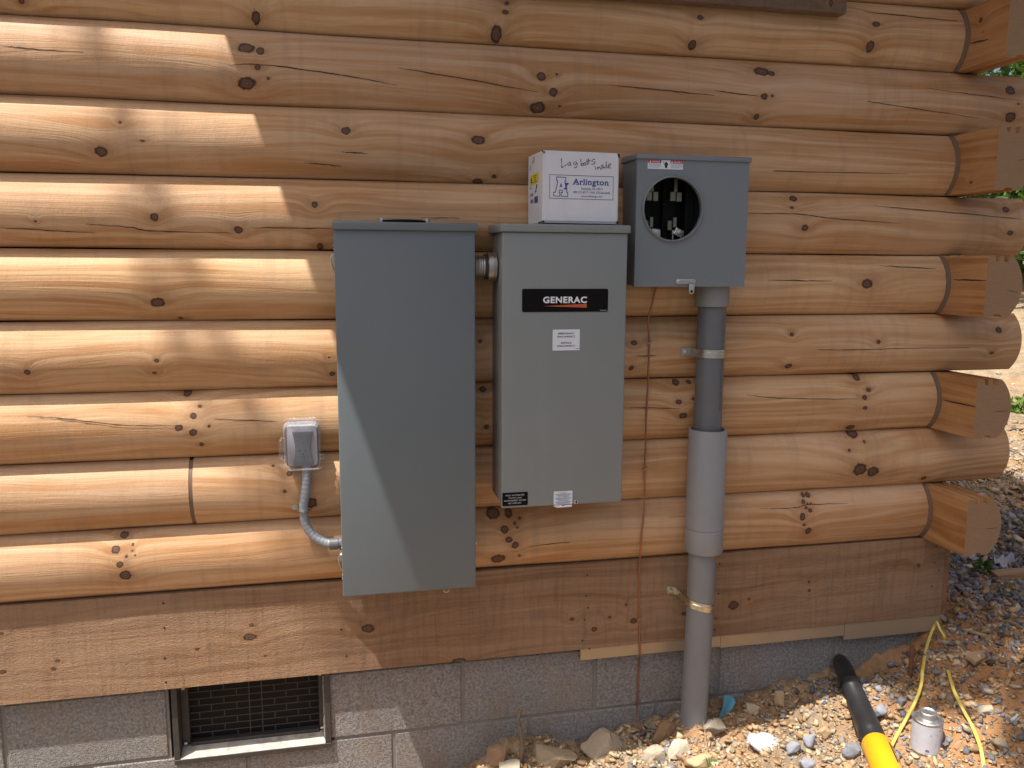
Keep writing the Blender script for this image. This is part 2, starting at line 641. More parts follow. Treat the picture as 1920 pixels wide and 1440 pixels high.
M['white'] = plain("white_label", (0.66, 0.69, 0.74), 0.45)
M['letterw'] = plain("white_ink", (0.72, 0.74, 0.76), 0.5)
M['letterk'] = plain("black_ink", (0.02, 0.02, 0.025), 0.6)
M['lettergrey'] = plain("grey_ink", (0.28, 0.30, 0.34), 0.6)
M['orange'] = plain("orange_ink", (0.46, 0.09, 0.025), 0.5)
M['red'] = plain("red_ink", (0.42, 0.02, 0.03), 0.5)
M['blue'] = plain("blue_ink", (0.035, 0.06, 0.26), 0.6)
M['yellowlab'] = plain("yellow_label", (0.72, 0.58, 0.03), 0.5)
M['card'] = plain("white_card", (0.62, 0.625, 0.65), 0.7, var=0.08, vscale=30, bump=0.15, bscale=120)
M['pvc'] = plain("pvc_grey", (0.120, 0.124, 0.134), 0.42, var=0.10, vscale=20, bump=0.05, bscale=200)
M['pvclight'] = plain("pvc_light_grey", (0.245, 0.252, 0.265), 0.36, var=0.08, vscale=16, bump=0.05, bscale=150)
M['pvchub'] = plain("pvc_hub", (0.215, 0.215, 0.210), 0.45, var=0.08)
M['flex'] = plain("flex_grey", (0.25, 0.265, 0.29), 0.40)
M['flexfit'] = plain("fitting_grey", (0.105, 0.108, 0.115), 0.4)
M['recep'] = plain("receptacle_grey", (0.10, 0.105, 0.115), 0.45)
M['recepl'] = plain("receptacle_face", (0.36, 0.35, 0.37), 0.4)
M['clear'] = clear_mat("clear_plastic")
M['wrap'] = clear_mat("clear_wrapper", (0.92, 0.90, 0.9), 0.35)
M['block'] = block_mat()
M['mortar'] = plain("mortar", (0.20, 0.185, 0.165), 0.95, var=0.25, vscale=60, bump=0.6, bscale=220)
M['soil'] = soil_mat()
M['stone'] = attr_mat("stone")
M['leaf'] = attr_mat("leaf", 0.5, 0.0, 20, 0.35)
M['ventiron'] = plain("vent_frame", (0.055, 0.050, 0.045), 0.55, metal=0.3, var=0.5, vscale=60)
M['ventsill'] = plain("vent_sill", (0.36, 0.33, 0.28), 0.75, var=0.7, vscale=55)
M['flash'] = plain("flashing", (0.42, 0.31, 0.20), 0.38, metal=0.35, var=0.12, vscale=9)
M['yellow'] = plain("yellow_paint", (0.72, 0.33, 0.01), 0.35, var=0.08)
M['cord'] = plain("yellow_sheath", (0.62, 0.50, 0.10), 0.45, var=0.12, vscale=40)
M['bluepl'] = plain("blue_plastic", (0.10, 0.36, 0.52), 0.35)
M['grip'] = plain("black_grip", (0.020, 0.019, 0.020), 0.32, var=0.5, vscale=26, bump=0.15, bscale=160)
M['rust'] = plain("rust", (0.16, 0.065, 0.028), 0.85, var=0.4, vscale=80, bump=0.5, bscale=200)
M['bark'] = plain("bark", (0.16, 0.115, 0.075), 0.9, var=0.4, vscale=40, bump=0.8, bscale=120)
M['paper'] = plain("paper", (0.66, 0.65, 0.70), 0.7)
M['canlab'] = plain("can_label", (0.46, 0.46, 0.50), 0.45, var=0.22, vscale=45)
M['softwhite'] = plain("white_plastic", (0.80, 0.77, 0.79), 0.35)

# ---------------------------------------------------------------- LOG CABIN
HZ = 0.152
TOP = 1.82


def seam(i):
    return TOP - HZ * i


BULGE = 0.036
HH = HZ / 2
RAD = (HH * HH + BULGE * BULGE) / (2 * BULGE)


def log_y(z, i=None):
    """front face of the log course at height z"""
    if i is None:
        i = math.floor((TOP - z) / HZ)
    u = z - (seam(i) + seam(i + 1)) / 2
    u = max(-HH + 0.001, min(HH - 0.001, u))
    return -(math.sqrt(RAD * RAD - u * u) - (RAD - BULGE))


def on_logs(px, py):
    y = -0.02
    for _ in range(8):
        p = at(px, py, y)
        y = 0.5 * y + 0.5 * log_y(p.z)
    p = at(px, py, y)
    return p


KNOTS_PX = """480,33,9,12 40,2,7,5 462,90,18,10 488,96,9,8 483,126,7,5 463,156,18,12 503,147,3,3 225,229,4,3 190,284,13,10 267,264,5,2
289,407,9,8 447,431,9,7 590,384,7,7 600,462,7,6 66,415,3,2 950,6,5,4 947,23,7,5 930,65,11,15 1015,143,10,8 1037,173,9,8 1008,202,16,10
1044,139,3,3 1049,199,3,2 649,245,10,8 897,263,14,9 926,331,5,4 895,340,11,5 1313,33,6,5 1298,84,8,9 1644,45,8,6 1632,87,8,11
1428,134,16,9 1446,138,7,6 1433,181,7,6 1448,180,3,3 1418,219,6,5 1894,170,10,9 1894,220,11,9 1909,195,3,2 1487,372,8,6 1485,389,4,3
1510,427,7,6 1886,393,7,6 1894,437,6,5 296,567,15,9 339,596,5,3 51,698,7,5 294,676,5,4 290,699,5,3 623,701,6,5 617,670,3,2
352,736,9,7 375,762,4,3 363,780,7,6 335,802,9,6 362,811,8,7 392,799,3,3 378,833,5,4 543,888,6,5 512,873,3,2 534,921,4,4 584,943,12,11
233,1003,9,6 217,1031,9,7 225,1059,7,6 235,1079,13,10 249,1021,3,3 248,1033,2,2 237,1044,3,3 253,1042,2,2
1626,532,11,9 1484,627,4,4 1647,641,4,4 1478,686,7,5 1859,662,4,3 1605,706,7,8 1629,731,5,4 1621,745,5,5 1622,765,5,4 1594,801,9,5 1597,812,11,8
1872,619,6,6 1620,828,3,3 1592,844,3,3 1612,880,13,12 1636,884,12,10 1505,928,4,4 1514,928,5,5 1506,941,4,4 1514,944,2,2 1520,944,2,2 1511,952,3,3
1519,957,4,4 1504,969,6,7 1508,984,3,3 1515,995,6,7 1731,896,5,4 924,962,14,10 953,962,8,8 974,971,3,3 965,981,3,3 970,989,2,2 946,993,8,7
954,1012,7,6 966,1022,7,7 934,1048,14,10 974,1042,3,3 1189,643,6,5 1184,690,5,5 1267,717,8,6 1291,716,5,4 1273,754,6,5 1281,779,8,6 1301,748,3,3
905,730,7,5 912,800,5,5 900,640,4,4 1500,1640,1,1"""
knots = {}
for s in KNOTS_PX.split():
    a, b, c, d = (float(v) for v in s.split(','))
    p = on_logs(a, b)
    i = math.floor((TOP - p.z) / HZ)
    kx, kz = (at(a + 1, b, p.y) - p).length, (at(a, b + 1, p.y) - p).length
    knots.setdefault(i, []).append((p.x, p.z, max(c, 2.2) * kx * 1.05, max(d, 2.0) * kz * 1.1))

CRACKS_PX = [[(0, 85), (60, 92), (183, 100)], [(183, 95), (250, 103), (320, 112)], [(430, 122), (500, 122), (640, 141), (745, 160)],
             [(745, 127), (860, 146), (1010, 173)], [(1140, 159), (1260, 171), (1340, 179)], [(1340, 170), (1420, 180)],
             [(1490, 174), (1600, 187), (1700, 201), (1835, 222)], [(1735, 165), (1830, 178), (1915, 188)],
             [(0, 427), (180, 437)], [(160, 420), (240, 426), (290, 433), (440, 437)], [(470, 427), (626, 428)],
             [(1403, 400), (1490, 401), (1560, 409), (1690, 419)], [(1640, 386), (1780, 398), (1915, 411)],
             [(1650, 498), (1755, 504)], [(1440, 525), (1560, 527)], [(1488, 654), (1560, 656), (1640, 655), (1700, 653), (1905, 652)],
             [(1400, 741), (1480, 747), (1610, 748)], [(50, 780), (120, 785), (230, 797), (330, 798)],
             [(1425, 954), (1490, 952), (1515, 946), (1590, 944)], [(1088, 979), (1140, 972), (1290, 968)], [(990, 1025), (1050, 1018), (1110, 1015)],
             [(790, 408), (850, 409), (935, 412)], [(1620, 22), (1700, 30), (1795, 40)], [(1270, 316), (1420, 320), (1700, 326)],
             [(640, 285), (690, 288)], 
             [(1190, 668), (1230, 667)], [(1180, 764), (1275, 766)], [(400, 785), (520, 790)], [(570, 305), (640, 312)]]
cracks = {}
for c in CRACKS_PX:
    pts = [on_logs(*q) for q in c]
    cracks.setdefault(math.floor((TOP - pts[0].z) / HZ), []).append(pts)

cabin = thing('log_cabin', 'log cabin side of rounded honey pine logs with notched corner over grey concrete blocks', 'cabin', (0.6, 0.1, 0))


def ribbon(bm, pts, w, i, mi):
    P = catmull(pts, 10)
    n = len(P)
    prev = None
    for k, p in enumerate(P):
        ww = w * (0.25 + math.sin(math.pi * (k + 0.5) / n)) * (0.7 + 0.6 * random.random())
        z = p.z + random.uniform(-1, 1) * 0.0007
        row = []
        for s in (0.5, -0.5):
            zz = z + s * ww
            row.append(bm.verts.new((p.x, log_y(zz, i) - 0.0007, zz)))
        if prev:
            f = bm.faces.new((prev[0], prev[1], row[1], row[0]))
            f.material_index = mi
        prev = row


def make_log(i, x0, x1, name='log'):
    bm = bmesh.new()
    zc = (seam(i) + seam(i + 1)) / 2
    nx = max(8, int((x1 - x0) / 0.016))
    na = 22
    amax = math.asin((HH - 0.0012) / RAD)
    rows = []
    ph = [random.uniform(0, 6.28) for _ in range(4)]
    for a in range(nx + 1):
        x = x0 + (x1 - x0) * a / nx
        dr = 0.0008 * math.sin(x * 3.1 + ph[0]) + 0.0005 * math.sin(x * 8.7 + ph[1])
        dz = 0.0007 * math.sin(x * 2.3 + ph[2]) + 0.0004 * math.sin(x * 11 + ph[3])
        ring = []
        e = min(a, nx - a)
        for k in range(na + 1):
            t = -amax + 2 * amax * k / na
            r = RAD + dr
            y = -(r * math.cos(t) - (RAD - BULGE))
            z = zc + dz + r * math.sin(t)
            ring.append(bm.verts.new((x, y, z)))
        ring.append(bm.verts.new((x, 0.068, zc + dz + HH - 0.002)))
        ring.append(bm.verts.new((x, 0.068, zc + dz - HH + 0.002)))
        rows.append(ring)
    m = len(rows[0])
    for r0, r1 in zip(rows, rows[1:]):
        for k in range(m):
            bm.faces.new((r0[k], r1[k], r1[(k + 1) % m], r0[(k + 1) % m]))
    f0 = bm.faces.new(rows[0])
    f1 = bm.faces.new(list(reversed(rows[-1])))
    f0.material_index = f1.material_index = 1
    bmesh.ops.recalc_face_normals(bm, faces=bm.faces)
    for c in cracks.get(i, []):
        if x0 - 0.2 < c[0].x < x1:
            ribbon(bm, c, 0.0016, i, 2)
    hue = 0.94 + 0.12 * random.random()
    wm = wood_mat("pine_log", knots.get(i, []), light=(0.56 * hue, 0.350 * hue, 0.186), seed=i * 7.3 + x0, grey=0.30)
    return obj(name, bm, [wm, M['end'], M['crack']], cabin, smooth=50, recalc=False)


for i in range(-5, 9):
    if i == 7:
        make_log(i, -2.4, -0.5615)
        make_log(i, -0.5530, 1.543)
        jb = bmesh.new()
        zc_ = (seam(i) + seam(i + 1)) / 2
        pj = [(-(RAD * math.cos(t_) - (RAD - BULGE)) + .0012, zc_ + RAD * math.sin(t_)) for t_ in [-.82 + 1.64 * q / 20 for q in range(21)]]
        prism(jb, pj + [(0.06, zc_ + .07), (0.06, zc_ - .07)], 'x', -0.5612, -0.5533)
        obj('caulk_joint', jb, M['caulk'], cabin)
    elif i % 2:
        make_log(i, -2.4, 1.540 + 0.004 * (i % 3))
    else:
        make_log(i, -2.4, 1.3085)

bm = bmesh.new()
box(bm, -2.4, 1.3085, 0.0690, 0.08, -0.1, 2.58)  # unseen dark slab added behind the logs to stop light leaking through seams
obj('seam_light_block', bm, M['dark'], cabin, smooth=None)

# corner logs of the side wall: flat inner face, grooved top, round outer face
XC = 1.310


def corner_profile(i):
    z0, z1 = seam(i + 1) + 0.001, seam(i) - 0.002
    pts = [(0, z0), (0, z1 - 0.007), (0.006, z1), (0.020, z1), (0.024, z1 - 0.014), (0.031, z1 - 0.014), (0.034, z1 - 0.001), (0.044, z1 - 0.001),
           (0.047, z1 - 0.015), (0.058, z1 - 0.015), (0.061, z1), (0.068, z1)]
    amax = math.asin(((z1 - z0) / 2) / RAD)
    for k in range(1, 24):
        t = amax - 2 * amax * k / 24
        pts.append((0.068 + RAD * math.cos(t) - (RAD - BULGE), (z0 + z1) / 2 + RAD * math.sin(t)))
    pts += [(0.068, z0), (0.052, z0), (0.048, z0 + 0.006), (0.030, z0 + 0.006), (0.026, z0 - 0.0005), (0.012, z0)]
    return [(XC + u, v) for u, v in pts]


side_knots = {0: [(-0.075, 1.775, 0.006, 0.007), (-0.085, 1.745, 0.002, 0.002)], 2: [(-0.085, 1.39, 0.005, 0.004)]}
for i in range(-4, 9):
    y0 = -0.163 + random.uniform(-0.003, 0.003) if i % 2 == 0 else 0.0695
    bm = bmesh.new()
    prism(bm, corner_profile(i), 'y', y0, 3.2)
    bmesh.ops.recalc_face_normals(bm, faces=bm.faces)
    for f in bm.faces:
        if abs(f.normal.y) > 0.9:
            f.material_index = 1
    if i in (0, 4, 6):                                    # drying checks in the flat faces
        zc = {0: 1.728, 4: 1.15, 6: 0.838}[i]
        pr = None
        for k in range(14):
            y = -0.05 - 0.112 * k / 13 if i != 0 else -0.045 - 0.06 * k / 13
            w = 0.0016 * math.sin(math.pi * (k + .6) / 14.2) + 0.0003
            z = zc + random.uniform(-1, 1) * 0.0006 + (0.10 * (y + 0.05) if i == 0 else 0)
            row = [bm.verts.new((XC - 0.0006, y, z + w)), bm.verts.new((XC - 0.0006, y, z - w))]
            if pr:
                bm.faces.new((pr[0], pr[1], row[1], row[0])).material_index = 2
            pr = row
    if i % 2 == 0:                                        # radial checks in the sawn end
        for q in range(1):
            ang = random.uniform(-.5, .3)
            pr = None
            for k in range(9):
                d_ = .006 + .0055 * k
                w = .0006 * math.sin(math.pi * (k + .7) / 9.4)
                u = XC + .050 + d_ * math.cos(ang) + random.uniform(-1, 1) * .0006
                v_ = seam(i) - .083 + d_ * math.sin(ang) * 1.15
                if not (XC + .003 < u < XC + .095 and seam(i + 1) + .012 < v_ < seam(i) - .022):
                    break
                row = [bm.verts.new((u - w * math.sin(ang), y0 - .0006, v_ + w * math.cos(ang))), bm.verts.new((u + w * math.sin(ang), y0 - .0006, v_ - w * math.cos(ang)))]
                if pr:
                    bm.faces.new((pr[0], pr[1], row[1], row[0])).material_index = 2
                pr = row
    wm = wood_mat("pine_corner_log", side_knots.get(i, []), light=(0.44, 0.235, 0.098), dark=(0.31, 0.135, 0.046), ax='y', seed=i * 3.1 + 40, grey=0.25)
    obj('corner_log', bm, [wm, M['end'], M['crack']], cabin, smooth=40, recalc=False)

# caulk where the wall logs die into the corner logs
for i in range(-4, 9, 2):
    bm = bmesh.new()
    pr = None
    for k in range(20):
        z = seam(i + 1) + 0.002 + (HZ - 0.004) * k / 19
        y = log_y(z, i)
        w = 0.0068 + random.uniform(-1, 1) * 0.0009
        row = [bm.verts.new((XC - w, y - 0.0008, z)), bm.verts.new((XC - w * 0.45, y - 0.0045, z)), bm.verts.new((XC - 0.0005, y - 0.0095, z)),
               bm.verts.new((XC - 0.0005, y + 0.01, z)), bm.verts.new((XC - w, y + 0.01, z))]
        if pr:
            for q in range(5):
                bm.faces.new((pr[q], row[q], row[(q + 1) % 5], pr[(q + 1) % 5]))
        pr = row
    obj('caulk_strip', bm, M['caulk'], cabin, smooth=60)

# rough sawn skirt board
BK = """472,1172,5,4 469,1194,14,8 370,1217,5,4 497,1230,4,3 101,1254,6,5 108,1239,6,4 3,1188,5,4 5,1260,8,5 1375,1135,11,9 1404,1123,3,3
1517,1107,3,3 1517,1091,3,3 1722,1060,4,4 1072,1161,5,4 1114,1180,6,5 1143,1157,4,3 1174,1134,3,3 1188,1164,8,6 690,1178,14,10 860,1240,16,7 1285,1150,8,4"""
bk = []
for s in BK.split():
    a, b, c, d = (float(v) for v in s.split(','))
    p = at(a, b, -0.012)
    k = (at(a + 1, b, p.y) - p).length
    bk.append((p.x, p.z, c * k, d * k))
bm = bmesh.new()
box(bm, -2.4, 1.3885, -0.012, 0.013, 0.2235, 0.4505, 0.0012, 1)
for a, b in ((306, 1131), (308, 1177), (309, 1234), (311, 1279), (1101, 1078), (1099, 1117), (1102, 1139), (1096, 1162), (1092, 1201), (1105, 1216),
             (1349, 1057), (1347, 1113), (1342, 1160), (1340, 1181), (1752, 1055), (1755, 1025), (1747, 1099), (1760, 1069), (640, 1180), (650, 1230)):
    p = at(a, b, -0.012)
    poly(bm, [(p.x + 0.0026 * random.uniform(.7, 1.1) * math.cos(t * .785), -0.0126, p.z + 0.0026 * random.uniform(.7, 1.1) * math.sin(t * .785)) for t in range(8)], 1)
obj('skirt_board', bm, [wood_mat("sawn_board", bk, light=(0.345, 0.205, 0.113), dark=(0.240, 0.132, 0.068), seed=91, rough_sawn=True, grey=0.5), M['dark']],
    cabin, smooth=None)

bm = bmesh.new()
box(bm, 1.3900, 1.4060, -0.0100, 3.2, 0.2235, 0.4500, 0.0012, 1)
obj('side_skirt_board', bm, wood_mat("sawn_board_side", [], light=(0.36, 0.165, 0.080), dark=(0.25, 0.105, 0.048), ax='y', seed=17, rough_sawn=True), cabin, smooth=None)

# termite flashing under the board, right of the middle
bm = bmesh.new()
box(bm, 0.345, 0.726, -0.0095, -0.0065, 0.194, 0.228, 0, 1)
box(bm, 0.7275, 1.09, -0.0088, -0.0058, 0.190, 0.228, 0, 1)
box(bm, 1.0912, 1.386, -0.0098, -0.0068, 0.178, 0.228, 0, 1)
obj('flashing_strip', bm, M['flash'], cabin, smooth=None)

# dark trim board above
trim = bmesh.new()
box(trim, 0.08, 0.952, -0.066, -0.036, 1.7690, 1.905, 0.0015, 1)
obj('trim_board', trim, wood_mat("stained_trim", [(0.91, 1.79, 0.006, 0.010), (0.4, 1.80, 0.004, 0.004)], light=(0.20, 0.125, 0.075), dark=(0.125, 0.072, 0.042), seed=12, rough_sawn=True, grey=0.4),
    cabin, smooth=None)

# roof overhang above the right part of the wall (its shadow covers the right of the photograph)
bm = bmesh.new()
prism(bm, [(-0.768, -0.60), (2.3, -0.60), (2.3, 4.0), (-0.737, 4.0), (-0.737, -0.20)], 'z', 2.50, 2.64)
obj('roof_overhang', bm, wood_mat("soffit_pine", [], light=(0.42, 0.235, 0.11), seed=33), cabin, smooth=None)

# block foundation
ZJ = 0.043
bm = bmesh.new()
box(bm, -2.4, -0.637, 0.0155, 0.14, -0.5, 0.2302, mi=1)
box(bm, -0.266, 1.378, 0.0155, 0.14, -0.5, 0.2302, mi=1)
box(bm, -0.637, -0.266, 0.0155, 0.14, -0.5, 0.020, mi=1)
cw = 0.3435
for c in range(4):
    z1 = ZJ + 0.17 - c * 0.17 - 0.004
    z0 = ZJ - c * 0.17 + 0.004
    off = 0.0480 + (cw / 2 if c % 2 else 0)
    for k in range(-8, 6):
        a, b = off + k * cw + 0.0045, off + (k + 1) * cw - 0.0045
        b = min(b, 1.381)
        a = max(a, -2.4)
        if b - a < 0.03:
            continue
        if c == 0 and abs((a + b) / 2 + 0.45) < 0.12:
            continue
        box(bm, a, b, 0.012 + random.uniform(-.0008, .0008), 0.12, z0, z1, 0.002, 1)
for k in range(-8, 6):
    a, b = 0.0480 + k * cw, 0.0480 + (k + 1) * cw - 0.009
    if abs((a + b) / 2 + 0.45) > 0.12 and a > -2.4 and b < 1.5:
        box(bm, a + .0045, min(b, 1.381), 0.012, 0.12, ZJ + 0.175, ZJ + 0.1778, 0, 1)
obj('block_foundation', bm, [M['block'], M['mortar']], cabin, smooth=None)

# crawl space vent in the missing block
vent = bpy.data.objects.new('crawlspace_vent', None)
VX0, VX1, VZ0 = -0.6300, -0.2735, 0.0275
bm = bmesh.new()
for x0, x1 in ((VX0, VX0 + 0.013), (VX1 - 0.014, VX1)):
    box(bm, x0, x1, 0.0045, 0.066, VZ0 + 0.013, 0.2295, 0.001, 1)
box(bm, VX0, VX1, 0.003, 0.028, VZ0, VZ0 + 0.012, 0.0015, 2)
box(bm, VX0 + 0.013, VX0 + 0.030, 0.040, 0.061, VZ0 + 0.03, 0.2295, 0.001, 1)
box(bm, VX1 - 0.028, VX1 - 0.014, 0.040, 0.061, VZ0 + 0.03, 0.2295, 0.001, 1)
box(bm, VX0 + 0.030, VX1 - 0.028, 0.040, 0.061, VZ0 + 0.018, VZ0 + 0.030, 0.001, 1)
vent_o = obj('crawlspace_vent', bm, M['ventiron'], cabin, smooth=None)
bpy.data.objects.remove(vent)
bm = bmesh.new()
prism(bm, [(0.0035, VZ0 + 0.0125), (0.046, VZ0 + 0.024), (0.046, VZ0 + 0.021), (0.0035, VZ0 + 0.0095)], 'x', VX0 + 0.0135, VX1 - 0.0145)
obj('sill', bm, M['ventsill'], vent_o, smooth=None)
bm = bmesh.new()
sx0, sx1, sz0, sz1, sy = VX0 + 0.026, VX1 - 0.026, VZ0 + 0.024, 0.23, 0.052
w = 0.0009
rows_n = 10
dz = 0.0172
for r in range(rows_n):
    z = sz0 + 0.006 + r * dz
    box(bm, sx0, sx1, sy - w, sy + w, z - w, z + w)
    for f in ((.085, .27, .74, .92) if r % 2 else (.175, .365, .65, .83)):
        x = sx0 + f * (sx1 - sx0)
        box(bm, x - w, x + w, sy - w, sy + w, z, z + dz)
for f in (.46, .555):
    x = sx0 + f * (sx1 - sx0)
    box(bm, x - w, x + w, sy - w * 1.4, sy + w * 1.4, sz0, sz1)
obj('wire_screen', bm, plain("screen_wire", (0.055, 0.05, 0.045), 0.6, metal=0.3), vent_o, smooth=None)
bm = bmesh.new()
for k in range(5):
    z = sz0 + 0.004 + k * 0.036
    prism(bm, [(0.071, z), (0.096, z + 0.022), (0.098, z + 0.022), (0.073, z)], 'x', sx0 - .02, sx1 + .02)
box(bm, sx0 - 0.03, sx1 + 0.03, 0.111, 0.116, 0.01, 0.24)
obj('louvre', bm, plain("louvre_dark", (0.030, 0.022, 0.018), 0.6), vent_o, smooth=None)
for x, z in ((VX0 + 0.022, 0.199), (VX1 - 0.022, 0.202), (VX0 + 0.022, VZ0 + 0.034), (VX1 - 0.021, VZ0 + 0.036)):
    bm = bmesh.new()
    box(bm, x - 0.005, x + 0.003, 0.033, 0.040, z - 0.003, z + 0.002, 0.0008, 1)
    obj('clip', bm, M['zinc'], vent_o, smooth=None)

# ---------------------------------------------------------------- BREAKER PANEL
panel = thing('electrical_panel', 'tall plain dark grey steel breaker panel, leftmost of the wall boxes', 'electrical box', (-0.09, -0.05, 0.459))
bm = bmesh.new()
box(bm, -0.233, 0.054, -0.118, -0.034, 0.464, 1.253, 0.002, 2)
obj('body', bm, M['panel'], panel)
bm = bmesh.new()
box(bm, -0.2375, 0.0575, -0.130, -0.1185, 0.459, 1.2525, 0.0022, 3)
obj('front_cover', bm, M['panel'], panel)
bm = bmesh.new()
prism(bm, [(-0.032, 1.253), (-0.134, 1.2515), (-0.1365, 1.2525), (-0.1365, 1.2665), (-0.134, 1.2685), (-0.032, 1.2725)], 'x', -0.2395, 0.0615, 0.0012)
obj('rain_hood', bm, M['panel'], panel)
bm = bmesh.new()
lathe(bm, [(1.2695, 0.048), (1.2735, 0.048), (1.2745, 0.044)], 'z', (-0.090, -0.086, 0))
hub = obj('hub_plate', bm, M['black'], panel)
for x in (-0.138, -0.042):
    bm = bmesh.new()
    lathe(bm, [(1.2700, 0.0075), (1.2765, 0.0075), (1.2767, 0.0055), (1.2790, 0.005)], 'z', (x, -0.092, 0), 6)
    obj('bolt', bm, M['zinc'], hub, smooth=None)
for z0, z1 in ((1.159, 1.210), (0.502, 0.560)):
    bm = bmesh.new()
    zc = (z0 + z1) / 2
    tube(bm, catmull([(-0.2335, -0.100, z0), (-0.2425, -0.104, zc - 0.006), (-0.2435, -0.106, zc + 0.012), (-0.2345, -0.104, z1 - 0.006)]), 0.0020, 8)
    box(bm, -0.2425, -0.2325, -0.112, -0.096, zc + 0.002, zc + 0.019, 0.001, 1)
    for z in (z0 - 0.010, z0 - 0.002, z1 + 0.002, z1 + 0.010):
        box(bm, -0.2385, -0.2325, -0.108, -0.101, z - 0.0025, z + 0.0025, 0.0008, 1)
    obj('latch', bm, M['zinc'], panel)
bm = bmesh.new()
tube(bm, [Vector((-0.009 + 0.006 * math.cos(a), -0.1255, 0.4555 + 0.0055 * math.sin(a))) for a in [k * math.pi / 12 + math.pi for k in range(13)]], 0.0013, 8)
obj('seal_tab', bm, M['zinc'], panel)
bm = bmesh.new()
lathe(bm, [(0.0575, 0.0042), (0.0605, 0.0038)], 'x', (0, -0.123, 0.560), 12)
obj('screw', bm, M['zinc'], panel)

# ---------------------------------------------------------------- NIPPLE
nip = thing('conduit_nipple', 'short ribbed galvanised conduit nipple joining the two tall boxes near their tops', 'conduit fitting', (0.083, -0.085, 1.177))
bm = bmesh.new()
prof = [(0.053, 0.0235)]
for k in range(10):
    x = 0.058 + k * 0.0052
    prof += [(x, 0.0258), (x + 0.0026, 0.0246)]
prof.append((0.112, 0.0235))
lathe(bm, prof, 'x', (0, -0.085, 1.177), 48)
obj('pipe', bm, M['zinc'], nip)
bm = bmesh.new()
lathe(bm, [(0.0905, 0.0270), (0.0915, 0.0305), (0.104, 0.0305), (0.105, 0.0325), (0.1085, 0.0325), (0.1095, 0.0265)], 'x', (0, -0.085, 1.177), 48)
obj('locknut', bm, M['zinc'], nip)
bm = bmesh.new()
lathe(bm, [(0.0835, 0.0245), (0.0835, 0.0275), (0.0895, 0.0275), (0.0895, 0.0245)], 'x', (0, -0.085, 1.177), 48)
obj('gasket', bm, M['rubber'], nip)

# ---------------------------------------------------------------- TRANSFER SWITCH
sw = thing('transfer_switch', 'middle light grey steel transfer switch cabinet with black GENERAC nameplate', 'electrical box', (0.25, -0.05, 0.649))
bm = bmesh.new()
box(bm, 0.1135, 0.3855, -0.150, -0.034, 0.653, 1.251, 0.003, 2)
obj('body', bm, M['switch'], sw)
bm = bmesh.new()
box(bm, 0.1095, 0.3885, -0.165, -0.1505, 0.649, 1.2505, 0.0035, 4)
fc = obj('front_cover', bm, M['switch'], sw)
bm = bmesh.new()
prism(bm, [(-0.032, 1.251), (-0.168, 1.2505), (-0.1705, 1.2515), (-0.1705, 1.2650), (-0.168, 1.2675), (-0.032, 1.2700)], 'x', 0.1045, 0.3925, 0.0012)
obj('rain_hood', bm, M['switch'], sw)
YF = -0.165
bm = bmesh.new()
prism(bm, rrect(0.153, 0.3455, 1.0812, 1.1308, 0.004), 'y', YF - 0.0012, YF + 0.001)
npl = obj('nameplate', bm, M['blacksat'], sw, smooth=None)
bm = bmesh.new()
text_bm(bm, "GENERAC", 0.199, 0.2970, 1.1000, 1.1142, YF - 0.0016, 0.034)
text_bm(bm, "R", 0.2985, 0.2995, 1.1125, 1.1138, YF - 0.0016)
for k in range(7):
    box(bm, 0.3275 + k * .0021, 0.3290 + k * .0021, YF - .0016, YF - .0014, 1.0838, 1.0846)
obj('lettering', bm, M['letterw'], npl, smooth=None, recalc=False)
bm = bmesh.new()
poly(bm, [(0.199, YF - 0.0016, 1.0938), (0.297, YF - 0.0016, 1.0900), (0.297, YF - 0.0016, 1.0985)])
obj('emblem_wedge', bm, M['orange'], npl, smooth=None)


def sticker(name, x0, x1, z0, z1, y, matr, parent, r=0.001, th=0.0008):
    b = bmesh.new()
    prism(b, rrect(x0, x1, z0, z1, r, 3), 'y', y - th, y + 0.0006)
    return obj(name, b, matr, parent, smooth=None)


st = sticker('warning_label', 0.2215, 0.2825, 0.9972, 1.0430, YF, M['white'], sw)
bm = bmesh.new()
yl = YF - 0.0012
text_bm(bm, "EMERGENCY", 0.2335, 0.2705, 1.0325, 1.0362, yl, 0.022)
text_bm(bm, "DISCONNECT", 0.2320, 0.2720, 1.0255, 1.0292, yl, 0.022)
text_bm(bm, "SERVICE", 0.2400, 0.2640, 1.0120, 1.0157, yl, 0.022)
text_bm(bm, "DISCONNECT", 0.2320, 0.2720, 1.0053, 1.0090, yl, 0.022)
box(bm, 0.2735, 0.2805, yl, yl + .0002, 1.0005, 1.0012)
obj('lettering', bm, M['letterk'], st, smooth=None, recalc=False)
st = sticker('black_label', 0.1112, 0.1685, 0.6545, 0.6845, YF, M['blacksat'], sw, 0.002)
bm = bmesh.new()
for k, (tx, a, b) in enumerate((("FULLY AUTOMATED", .1185, .1605), ("DIGITAL LOAD", .1255, .1545), ("MANAGEMENT SYSTEM", .1155, .1640), ("NEC COMPLIANT", .1245, .1540))):
    z = 0.6768 - k * 0.0060
    text_bm(bm, tx, a, b, z, z + 0.0032, yl, 0.016)
obj('lettering', bm, plain("dim_white_ink", (0.45, 0.45, 0.45), 0.6), st, smooth=None, recalc=False)
st = sticker('caution_label', 0.2280, 0.2712, 0.6515, 0.6815, YF, M['white'], sw, 0.0015)
bm = bmesh.new()
